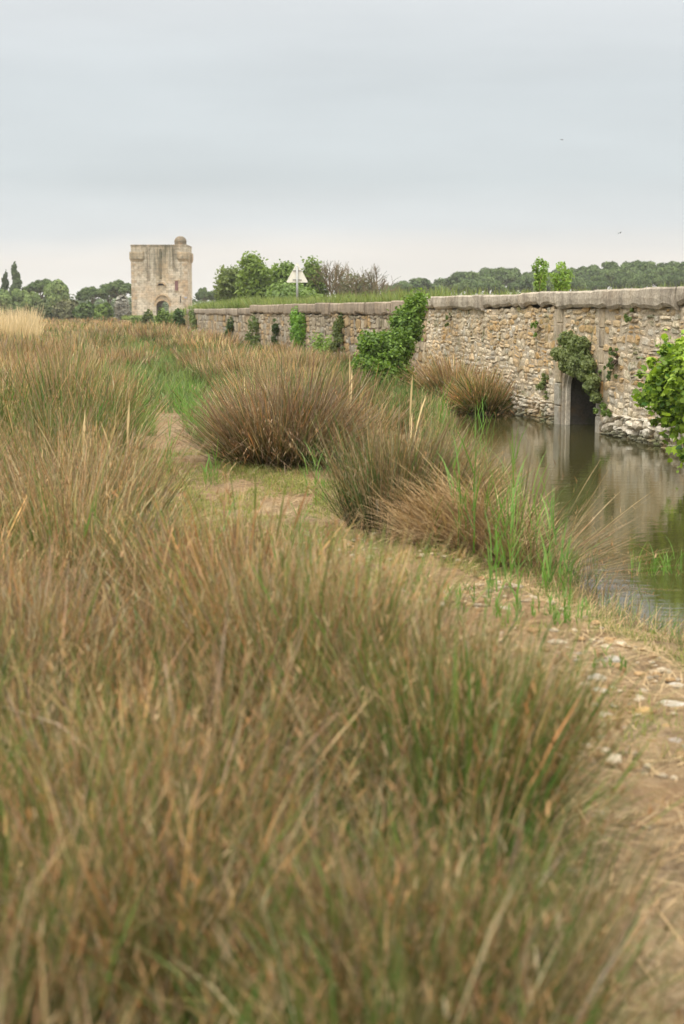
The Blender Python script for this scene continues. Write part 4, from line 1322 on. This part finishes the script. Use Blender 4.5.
# fig on the wall at the right edge
FY = 18.2
rt = wall_pt(t_of_y(17.6), .02, 1.1)
fg = empty('fig_bush', rt)
tag(fg, 'bright yellow-green fig bush growing out of the wall over the water', 'shrub')
blobs = [bl(700, 372, 17.9, 32), bl(680, 385, 18.2, 24), bl(664, 400, 18.3, 17), bl(698, 405, 18.0, 28), bl(686, 362, 18.2, 14), bl(655, 380, 18.4, 11), bl(716, 390, 17.8, 40), bl(672, 372, 18.4, 15), bl(668, 418, 18.2, 9), bl(694, 452, 17.6, 14), bl(712, 440, 17.6, 24), bl(650, 394, 18.5, 9), bl(640, 374, 18.6, 4), bl(643, 402, 18.6, 5), bl(651, 362, 18.5, 5), bl(668, 350, 18.4, 6), bl(682, 344, 18.3, 7), bl(655, 421, 18.4, 5), bl(676, 432, 18.2, 6)]
put_leaves('foliage', fg, blobs, 12000, .08, (.045, .12, .018), (.42, .56, .055), 'palm', 8, up=.9, shell=.3, clump_n=320)
mb = MB(); stems_to(mb, rt, [b[0] for b in blobs], .035, (.28, .25, .2), seed=5); put_mb(mb, 'branches', M_bark, fg)

# plants rooted in the wall face
def wall_plant(px_, py_, wpx_, hpx_, n, size, cA, cB, label, seed, drop=0.0, out=.16, group='plants rooted in the wall face', cat='wall plant', spots=None):
    t = t_of_px(px_); y = W0[1] + U[1] * t
    c = at_y(px_, py_, y); rx, rz = wpx_ * y / F / 2, hpx_ * y / F / 2
    tl = rx / .28                                  # foreshortened: wide along the wall
    c = np.array(wall_pt(t, out, c[2]))
    o = empty('wall_plant', tuple(np.array(wall_pt(t, 0, c[2]))))
    tag(o, label, cat, group)
    r = np.random.default_rng(seed); blobs = []
    for k in range(max(6, int(hpx_ / 2.2))):
        fz = r.uniform(-1, 1); lim = (.35 + .65 * abs(math.sin(2.3 * fz + seed))) * (1.1 - .4 * fz)
        q0 = r.uniform(-1, 1) * lim
        cc = c + np.array((U[0], U[1], 0)) * q0 * min(tl * .6, 1.6) + np.array((NRM[0], NRM[1], 0)) * r.uniform(-out * .6, out * .2) + np.array((0, 0, fz * rz))
        g_ = r.uniform(.22, .62)
        blobs.append((cc, (rx * g_, rx * g_ * 1.2, max(rx * g_ * r.uniform(.7, 1.6), .04))))
    if spots:
        blobs = []
        for a_, b_, r_ in spots:
            ta_ = t_of_px(a_); q = at_y(a_, b_, W0[1] + U[1] * ta_); rm = r_ * q[1] / F
            blobs.append((np.array(wall_pt(ta_, out * .8, q[2])), (rm * 1.1, rm * 1.5, rm)))
    put_leaves('foliage', o, blobs, n, size, cA, cB, 'oval', seed, up=.1, shell=.2)
    mb = MB(); stems_to(mb, o.location, [b[0] for b in blobs], .012, seed=seed); put_mb(mb, 'branches', M_bark, o)
wall_plant(578, 366, 34, 62, 9000, .055, (.11, .15, .045), (.28, .32, .12), 'large dark green plant hanging over the culvert arch', 31, out=.22, spots=[(576, 340, 10), (588, 346, 11), (580, 355, 12), (567, 354, 8), (591, 360, 11), (585, 368, 10), (574, 366, 7), (595, 374, 9), (601, 387, 8), (606, 398, 6), (597, 366, 8), (603, 380, 7)])
wall_plant(601, 386, 18, 30, 1200, .042, (0.072, 0.131, 0.036), (0.189, 0.261, 0.072), 'green plant trailing beside the right pilaster of the culvert', 32)
wall_plant(611, 410, 18, 12, 440, .042, (0.102, 0.174, 0.043), (0.217, 0.304, 0.072), 'small green plant low above the pale footing right of the culvert', 33, out=.22)
wall_plant(541, 329, 8, 12, 240, .042, (0.131, 0.217, 0.043), (0.246, 0.362, 0.072), 'small bright weed high on the wall just under the coping, left of the culvert', 34)
wall_plant(618, 360, 9, 34, 520, .042, (0.087, 0.145, 0.043), (0.189, 0.261, 0.072), 'narrow strip of green creeper on the wall, left of the fig bush', 35)
wall_plant(634, 316, 9, 14, 260, .042, (0.116, 0.174, 0.043), (0.217, 0.275, 0.087), 'small weed under the coping above the fig bush', 36)
wall_plant(548, 384, 14, 26, 520, .042, (0.116, 0.160, 0.043), (0.232, 0.275, 0.087), 'olive weed on the wall just left of the culvert plant', 37, out=.1)
wall_plant(452, 318, 5, 16, 180, .042, (0.116, 0.174, 0.043), (0.217, 0.275, 0.087), 'thin weed below the coping beside the leafy shrub', 38)
IV = 'creepers on the far causeway wall'
wall_plant(302, 334, 33, 36, 2184, 0.099, (0.078, 0.182, 0.026), (0.221, 0.390, 0.052), 'bright green creeper reaching the coping below the triangular sign', 41, group=IV)
wall_plant(279, 336, 13, 32, 1092, 0.099, (0.039, 0.072, 0.019), (0.104, 0.156, 0.039), 'dark green creeper on the wall left of the bright one', 42, group=IV)
wall_plant(328, 348, 36, 18, 1092, 0.093, (0.156, 0.260, 0.052), (0.286, 0.403, 0.091), 'yellow-green creeper low on the wall beside the leafy shrub', 43, group=IV)
wall_plant(257, 333, 26, 20, 840, 0.112, (0.078, 0.117, 0.026), (0.169, 0.221, 0.065), 'olive creeper spread low on the wall below the step in the coping', 44, group=IV)
wall_plant(343, 333, 20, 34, 1007, 0.093, (0.078, 0.117, 0.033), (0.182, 0.221, 0.065), 'olive creeper on the wall between the yellow-green creeper and the leafy shrub', 45, group=IV)
wall_plant(232, 330, 24, 12, 756, 0.124, (0.065, 0.104, 0.026), (0.156, 0.208, 0.065), 'small creeper near the far end of the wall', 46, group=IV)
wall_plant(196, 323, 18, 23, 756, 0.149, (0.104, 0.143, 0.039), (0.208, 0.260, 0.078), 'creeper on the last stretch of wall beside the tower', 47, group=IV)

def small_bush(name, px_, ytop, ybase, wpx_, Y, n, size, cA, cB, label, seed, cat='bush', group=None, mat=M_leaf, zb=None, shape='oval', lump=9, **kw):
    top, bot = at_y(px_, ytop, Y), at_y(px_, ybase, Y)
    z0 = bot[2] if zb is None else zb
    hh = top[2] - z0; rx = wpx_ * Y / F / 2
    o = empty(name, (top[0], Y, z0)); tag(o, label, cat, group)
    c = (top[0], Y, z0 + hh * (.58 if name == 'tree' else .47))
    rzz = hh * (.36 if name == 'tree' else .44)
    blobs = lumps(c, (rx * .72, rx * .72, rzz), lump, .55, seed)
    blobs.append((np.array(c), np.array((rx * .75, rx * .75, hh * .38))))
    put_leaves('crown', o, blobs, n, size, cA, cB, shape, seed, mat, **kw)
    mb = MB()
    mb.tube([(top[0], Y, z0 - .1), (top[0] + .03 * hh, Y, z0 + hh * .25), (top[0] - .02 * hh, Y, z0 + hh * .6)], [hh * .03, hh * .024, hh * .01], 6, (.15, .115, .08))
    stems_to(mb, (top[0] + .03 * hh, Y, z0 + hh * .25), [b[0] for b in blobs[:8]], hh * .016, seed=seed)
    put_mb(mb, 'trunk', M_bark, o)
    return o
# bushes by the far end of the wall and before the gateway
small_bush('bush', 179, 304, 328, 17, 97, 1500, .20, (.03, .06, .015), (.10, .17, .03), 'dark green bush at the far end of the stone wall', 51, zb=.3, group='bushes before the tower')
small_bush('bush', 163, 305, 322, 22, 104, 1000, .22, (.10, .16, .03), (.22, .30, .06), 'bright green bush in front of the tower gateway', 52, zb=.3, group='bushes before the tower')
small_bush('bush', 147, 308, 322, 18, 110, 700, .24, (.09, .12, .04), (.19, .22, .08), 'low grey-green bush in front of the left side of the tower', 53, zb=.3, group='bushes before the tower')
small_bush('bush', 136, 311, 322, 14, 118, 500, .24, (.12, .17, .04), (.23, .28, .08), 'small pale green bush at the left foot of the tower', 54, zb=.3, group='bushes before the tower')

# trees behind the causeway
TG = 'trees behind the causeway'
small_bush('tree', 254, 253, 312, 40, 112, 13000, .24, (.075, .13, .025), (.26, .35, .065), 'tallest dense green tree left of the triangular sign', 61, 'tree', TG, zb=.3, lump=16, clump_n=420)
small_bush('tree', 283, 262, 312, 44, 116, 10000, .25, (.095, .16, .03), (.25, .34, .07), 'lighter green tree between the tallest tree and the sign', 62, 'tree', TG, zb=.3, lump=14, clump_n=300)
small_bush('tree', 313, 256, 312, 34, 118, 8500, .23, (.095, .16, .03), (.25, .34, .07), 'loose light green tree just right of the triangular sign', 63, 'tree', TG, zb=.3, lump=14, clump_n=260)
small_bush('tree', 228, 265, 312, 32, 114, 8000, .26, (.12, .165, .05), (.26, .31, .10), 'olive green tree at the left end of the row behind the causeway', 64, 'tree', TG, zb=.3, lump=12, clump_n=240)
small_bush('bush', 296, 278, 312, 96, 108, 11000, .24, (.09, .155, .03), (.22, .31, .065), 'low spreading green bush behind the sign post', 65, 'bush', TG, zb=.3, lump=14)
small_bush('bush', 404, 284, 312, 15, 90, 700, .2, (.08, .15, .025), (.17, .27, .05), 'small round green bush on the causeway right of the bare shrubs', 66, 'bush', TG, zb=1.4)
small_bush('bush', 362, 276, 312, 74, 122, 6000, .26, (.11, .13, .05), (.21, .23, .10), 'grey-green undergrowth bush around the bare shrubs', 67, 'bush', TG, zb=.3, lump=14)
# bare shrubs
def bare(px_, ytop, Y, wpx_, label, seed):
    r = random.Random(seed)
    top = at_y(px_, ytop, Y); z0 = .3; hh = top[2] - z0
    o = empty('bare_shrub', (top[0], Y, z0)); tag(o, label, 'shrub', 'bare twiggy shrubs behind the causeway')
    mb = MB(); rx = wpx_ * Y / F / 2
    def grow(p, d, l, rad, dep):
        q = p + d * l; m_ = p + d * l * .5 + Vector((r.uniform(-1, 1), r.uniform(-1, 1), r.uniform(-1, 1))) * l * .07
        mb.tube([p, m_, q], [rad, rad * .85, rad * .68], 4, (.22 * r.uniform(.8, 1.2), .185, .115), cap=False)
        if dep == 0: return
        for _ in range(3 if dep > 1 else 4):
            e = (d + Vector((r.gauss(0, .5), r.gauss(0, .5), r.gauss(.1, .38)))).normalized()
            grow(p + d * l * r.uniform(.6, 1), e, l * r.uniform(.58, .82), rad * .62, dep - 1)
    for k in range(5):
        a = 6.28 * k / 5 + r.uniform(-.4, .4)
        d = Vector((math.cos(a) * .42 * rx / 2, math.sin(a) * .3, 1)).normalized()
        grow(Vector((top[0], Y, z0)), d, hh * .36, hh * .019, 4)
    put_mb(mb, 'branches', M_bark, o)
    v, f, c = foliage([((top[0], Y, z0 + hh * .5), (rx * .8, rx * .7, hh * .28))], 420, .2, (.11, .12, .05), (.2, .2, .1), 'oval', seed=seed, shell=.1)
    _leafobj('foliage', v - np.array(o.location), f, M_leaf, c, o)
bare(341, 246, 118, 42, 'larger bare brown shrub right of the triangular sign', 5)
bare(368, 253, 120, 38, 'smaller bare brown shrub further right of the sign', 9)
# saplings over the coping
def sapling(px_, ytop, Y, n, label, seed):
    y = Y; top = at_y(px_, ytop, Y); z0 = 2.32
    o = empty('sapling', (top[0], Y, z0)); tag(o, label, 'sapling', 'saplings behind the coping')
    hh = top[2] - z0
    r = np.random.default_rng(seed); blobs = []
    tips = []
    for k in range(7):
        tp = np.array((top[0] + r.normal(0, .16), Y + r.normal(0, .16), z0 + hh * (.5 + .5 * (k + 1) / 7)))
        if k == 6: tp[0] = top[0]
        tips.append(tp)
        for q in (.45, .7, .95): blobs.append((np.array((top[0], Y, z0)) * (1 - q) + tp * q, (.10, .10, .09)))
    put_leaves('foliage', o, blobs, n, .06, (.13, .23, .04), (.33, .46, .09), 'oval', seed, up=.3, shell=.2)
    mb = MB(); stems_to(mb, (top[0], Y, z0 - .05), tips, .012, (.2, .17, .1), seed=seed); put_mb(mb, 'trunk', M_bark, o)
sapling(540, 259, 29.3, 1100, 'taller green sapling behind the coping above the culvert', 71)
sapling(563, 263, 28.4, 800, 'shorter green sapling behind the coping, right of the taller one', 72)

# ------------------------------------------------------------------ far trees
def tree_mesh(kind, seed):
    r = np.random.default_rng(seed)
    if kind == 'pine':                      # unit: crown 1 wide, top at z = 1
        blobs = []
        for _ in range(30):
            a = r.uniform(0, 6.28); q = np.sqrt(r.random()) * .42
            zt_ = .80 + .15 * (1 - (q / .42) ** 2) - r.uniform(0, .16)
            blobs.append(((math.cos(a) * q, math.sin(a) * q, zt_), np.array((.13, .13, .075)) * r.uniform(.8, 1.3)))
        v, f, c = foliage(blobs, 7000, .036, (.05, .085, .03), (.155, .205, .07), 'quad', up=.8, seed=seed, shell=.55)
    elif kind == 'poplar':
        blobs = [((r.normal(0, .05), r.normal(0, .05), z), (.12 * s_, .12 * s_, .09)) for z, s_ in zip(np.linspace(.2, .96, 14), (.8, 1.1, 1.3, 1.4, 1.4, 1.35, 1.3, 1.2, 1.15, 1.0, .95, .8, .6, .4))]
        v, f, c = foliage(blobs, 3200, .034, (.05, .075, .035), (.12, .155, .07), 'quad', up=.3, seed=seed, shell=.3)
    else:
        blobs = lumps((0, 0, .58), (.34, .34, .30), 18, .5, seed, .8)
        v, f, c = foliage(blobs, 6500, .042, (.12, .18, .065), (.30, .37, .13), 'quad', up=.5, seed=seed, shell=.55)
    crown = mesh_np('crown', v, f, c); crown.materials.append(M_far)
    mb = MB()
    mb.tube([(0, 0, -.02), (.01, 0, .3), (0, .01, .6), (.01, 0, .82)], [.028, .022, .016, .006], 6, (.13, .095, .07))
    rr_ = random.Random(seed)
    for b in blobs[:9]:
        mb.tube([(.005, 0, .4 + .2 * rr_.random()), tuple(np.array(b[0]) * (.6, .6, .95)), tuple(b[0])], [.012, .008, .003], 4, (.13, .095, .07))
    me = bpy.data.meshes.new('trunk'); me.from_pydata(mb.v, [], mb.f)
    at_ = me.attributes.new('Col', 'FLOAT_COLOR', 'POINT'); cc = np.ones((len(mb.v), 4), dtype=np.float32); cc[:, :3] = np.array(mb.c); at_.data.foreach_set('color', cc.ravel())
    me.materials.append(M_bark)
    return crown, me
MESH = {k: [tree_mesh(k, s) for s in ss] for k, ss in {'pine': (1, 2, 3), 'poplar': (4, 5), 'round': (6, 7, 8)}.items()}
rt_ = random.Random(12)
NAMES = {'pine': 'pine_tree', 'poplar': 'poplar_tree', 'round': 'round_tree'}
def far_tree(kind, px_, ytop, wpx_, Y, label, group, k=0):
    top = at_y(px_, ytop - 2.5, Y)
    o = empty(NAMES[kind], (top[0], Y, .2)); tag(o, label, 'tree', group)
    hh = top[2] - .2; w_ = wpx_ * Y / F
    o.scale = (w_ / .95 if kind != 'poplar' else w_ / .36, w_ / .95 if kind != 'poplar' else w_ / .36, hh)
    o.rotation_euler.z = rt_.uniform(0, 6.28)
    cr_, tr_ = MESH[kind][k % len(MESH[kind])]
    for nm, me in (('crown', cr_), ('trunk', tr_)):
        q = bpy.data.objects.new(nm, me); COL.objects.link(q); q.parent = o
LG = 'trees on the left horizon'
far_tree('poplar', 14.5, 266, 13, 250, 'tall slender dark tree, the tallest on the left horizon', LG, 0)
far_tree('poplar', 4.5, 275, 11, 252, 'short pointed dark tree at the left edge beside the tall slender one', LG, 1)
for i, (px_, yt_, w_, Y, lb) in enumerate(((0, 289, 34, 245, 'dark round tree cut by the left edge of the picture'), (20, 287, 28, 248, 'dark round tree at the foot of the tall slender one'),
        (40, 280, 32, 262, 'broad domed tree between the slender tree and the fuller one'), (58, 278, 30, 256, 'fullest round tree on the left horizon'),
        (33, 290, 22, 240, 'small dark tree below the broad domed one'))):
    far_tree('round' if i != 2 else 'pine', px_, yt_, w_, Y, lb, LG, i)
for i, (px_, yt_, w_, Y, lb) in enumerate(((92, 288, 30, 270, 'low domed pine left of the tower, first from the round trees'), (108, 286, 30, 275, 'low domed pine in the middle of the gap left of the tower'), (122, 281, 34, 268, 'domed pine whose crown touches the left side of the tower'),
        (204, 289, 18, 300, 'dark domed tree just right of the tower'), (218, 292, 20, 310, 'low dark tree behind the olive green tree'))):
    far_tree('pine', px_, yt_, w_, Y, lb, LG, i)
LB = 'bushes on the left horizon'
for i, (px_, yt_, w_, cA, cB, lb) in enumerate(((45, 299, 34, (.06, .08, .03), (.13, .15, .06), 'olive bush under the broad domed tree'), (66, 295, 38, (.09, .095, .045), (.17, .165, .085), 'greyish brown bush under the fullest round tree'),
        (84, 300, 26, (.06, .095, .03), (.14, .19, .06), 'green bush right of the greyish brown one'), (104, 300, 22, (.09, .14, .03), (.18, .25, .06), 'bright green bush left of the silvery shrub'), (15, 300, 36, (.05, .075, .03), (.11, .14, .05), 'dark bush behind the pale reed bed'),
        (122, 289, 18, (.20, .19, .15), (.34, .32, .27), 'silvery grey shrub against the left side of the tower'))):
    small_bush('bush', px_, yt_, 322, w_, 205 - 3 * i, 2600, .45, cA, cB, lb, 80 + i, 'bush', LB, M_far, zb=.3, shape='quad', lump=12)
RG = 'umbrella pines on the right horizon'
tops = [(404, 283), (420, 281), (438, 282), (458, 276), (470, 272), (486, 269), (500, 268), (514, 270), (528, 272), (546, 272), (562, 270), (578, 269), (592, 267), (607, 264), (622, 266), (636, 262), (650, 264), (664, 262), (678, 264), (694, 261), (712, 263), (735, 262)]
for i, (px_, yt_) in enumerate(tops):
    far_tree('pine', px_, yt_ + rt_.uniform(-1, 1.5), rt_.uniform(34, 50), rt_.uniform(330, 400), 'dark green umbrella pine in the dense row beyond the wall on the right', RG, i)
for i in range(12):
    px_ = 440 + 26 * i + rt_.uniform(-6, 6)
    far_tree('pine', px_, np.interp(px_, [p for p, _ in tops], [q for _, q in tops]) + rt_.uniform(7, 11), rt_.uniform(24, 34), rt_.uniform(300, 325), 'dark green umbrella pine in the dense row beyond the wall on the right', RG, i + 1)
# low scrub filling the far edge of the marsh
nb = 190
pxs = rng.uniform(-120, 860, nb); Ys = rng.uniform(410, 450, nb)
blobs = []
for a, b in zip(pxs, Ys):
    X = (a - 342) / F * b; hh = rng.uniform(3.2, 5.4) * (1.5 if a < 240 else (1.6 if a > 400 else .8))
    blobs.append(((X, b, .3 + hh * .5), (rng.uniform(4, 8), 4, hh * .6)))
v, f, c = foliage(blobs, 24000, .8, (.06, .09, .04), (.13, .165, .07), 'quad', seed=90, shell=.6)
wd_ = obj_np('distant_scrub', v, f, M_far, c)
tag(wd_, 'low dark scrub closing the far edge of the marsh', 'scrub', kind='stuff')

# ------------------------------------------------------------------ road sign seen from behind
M_signback = plain_mat('sign_back_metal', (.72, .69, .60), .55, .0, 14, .08)
M_post = plain_mat('galvanised_post', (.36, .36, .34), .5, .4, 20, .15)
SY = 60.0
tp = at_y(298, 262, SY); ft = at_y(297.3, 307, SY)
sg = empty('road_sign', (ft[0], SY, 2.2))
tag(sg, 'triangular road sign on a grey post seen from its pale blank back', 'road sign')
mb = MB(); mb.tube([(ft[0], SY - .06, 2.1), (ft[0], SY - .06, tp[2] - .16)], .045, 12, (1, 1, 1)); put_mb(mb, 'pole', M_post, sg)
wS = 22 * SY / F; hS = 20 * SY / F; zT = tp[2]
tri = []
corners = [(-wS / 2, zT - hS), (wS / 2, zT - hS), (0, zT)]
for i, (a, b) in enumerate(corners):
    pa, pb = corners[i - 1], corners[(i + 1) % 3]
    for k in (.08, .03):
        tri.append((a + (pa[0] - a) * k * (1 if k > .05 else .7), b + (pa[1] - b) * k * (1 if k > .05 else .7)))
    tri.append((a + (pb[0] - a) * .08, b + (pb[1] - b) * .08))
mb = MB(); mb.prism(tri, SY, SY + .03, lambda a, b, d: (ft[0] + a, d, b))
pl = put_mb(mb, 'plate', M_signback, sg); pl.data.polygons.foreach_set('use_smooth', np.zeros(len(pl.data.polygons), dtype=bool))
for zz_ in (zT - hS * .42, zT - hS * .86):
    mb = MB(); mb.box((ft[0] - wS * .2, SY - .035, zz_ - .02), (ft[0] + wS * .2, SY - .003, zz_ + .02), (1, 1, 1), .005)
    o = put_mb(mb, 'bracket', M_post, sg); o.data.polygons.foreach_set('use_smooth', np.zeros(len(o.data.polygons), dtype=bool))
print('objects', len(bpy.data.objects))

# ------------------------------------------------------------------ two birds
M_bird = plain_mat('dark_plumage', (.06, .055, .05), .8)
def bird(px_, py_, Y, span, bank, label):
    p = at_y(px_, py_, Y)
    mb = MB()
    L_ = span * .42
    mb.tube([(-L_ * .5, 0, 0), (-L_ * .3, 0, .0), (0, 0, 0), (L_ * .32, 0, .01), (L_ * .45, 0, .02), (L_ * .55, 0, .01)], [span * .01, span * .035, span * .055, span * .045, span * .03, span * .005], 8)
    o = mb.build('bird', M_bird, None, True); o.location = tuple(p); o.rotation_euler = (bank, 0, .5)
    tag(o, label, 'bird', 'birds in the sky')
    for sd_ in (-1, 1):
        w_ = MB(); c_ = span * .16
        vs = []
        for q, zq, ch, sw in ((.03, .0, 1, 0), (.25, .10, .9, .0), (.38, .08, .65, -.06), (.5, .02, .15, -.2)):
            for e in (.5, -.5):
                vs.append((ch * c_ * e + sw * span * .5, sd_ * q * span, zq * span + .012)); vs.append((ch * c_ * e + sw * span * .5, sd_ * q * span, zq * span - .012))
        fs = []
        for t in range(3):
            a_ = t * 4
            fs += [(a_, a_ + 4, a_ + 6, a_ + 2), (a_ + 1, a_ + 3, a_ + 7, a_ + 5), (a_, a_ + 1, a_ + 5, a_ + 4), (a_ + 2, a_ + 6, a_ + 7, a_ + 3)]
        fs += [(0, 2, 3, 1), (12, 13, 15, 14)]
        w_.add(vs, fs); put_ = w_.build('wing', M_bird); put_.parent = o
bird(562, 140, 150, .55, .2, 'tiny dark bird high in the grey sky on the right')
bird(620, 233, 160, .6, -.3, 'tiny dark bird low over the pines on the right')

# ------------------------------------------------------------------ haze: thin even air round the whole scene
mb = MB(); mb.box((-1260, -70, -1.7), (1260, 1380, 22))
m, N, L, out = new_mat('haze')
vp = N.new('ShaderNodeVolumePrincipled')
vp.inputs['Color'].default_value = (.92, .915, .89, 1)
vp.inputs['Density'].default_value = .00027
L.new(vp.outputs[0], out.inputs['Volume'])
hz_ = mb.build('haze', m)
tag(hz_, 'thin pale haze over the marsh that softens the far trees', 'haze', kind='stuff')
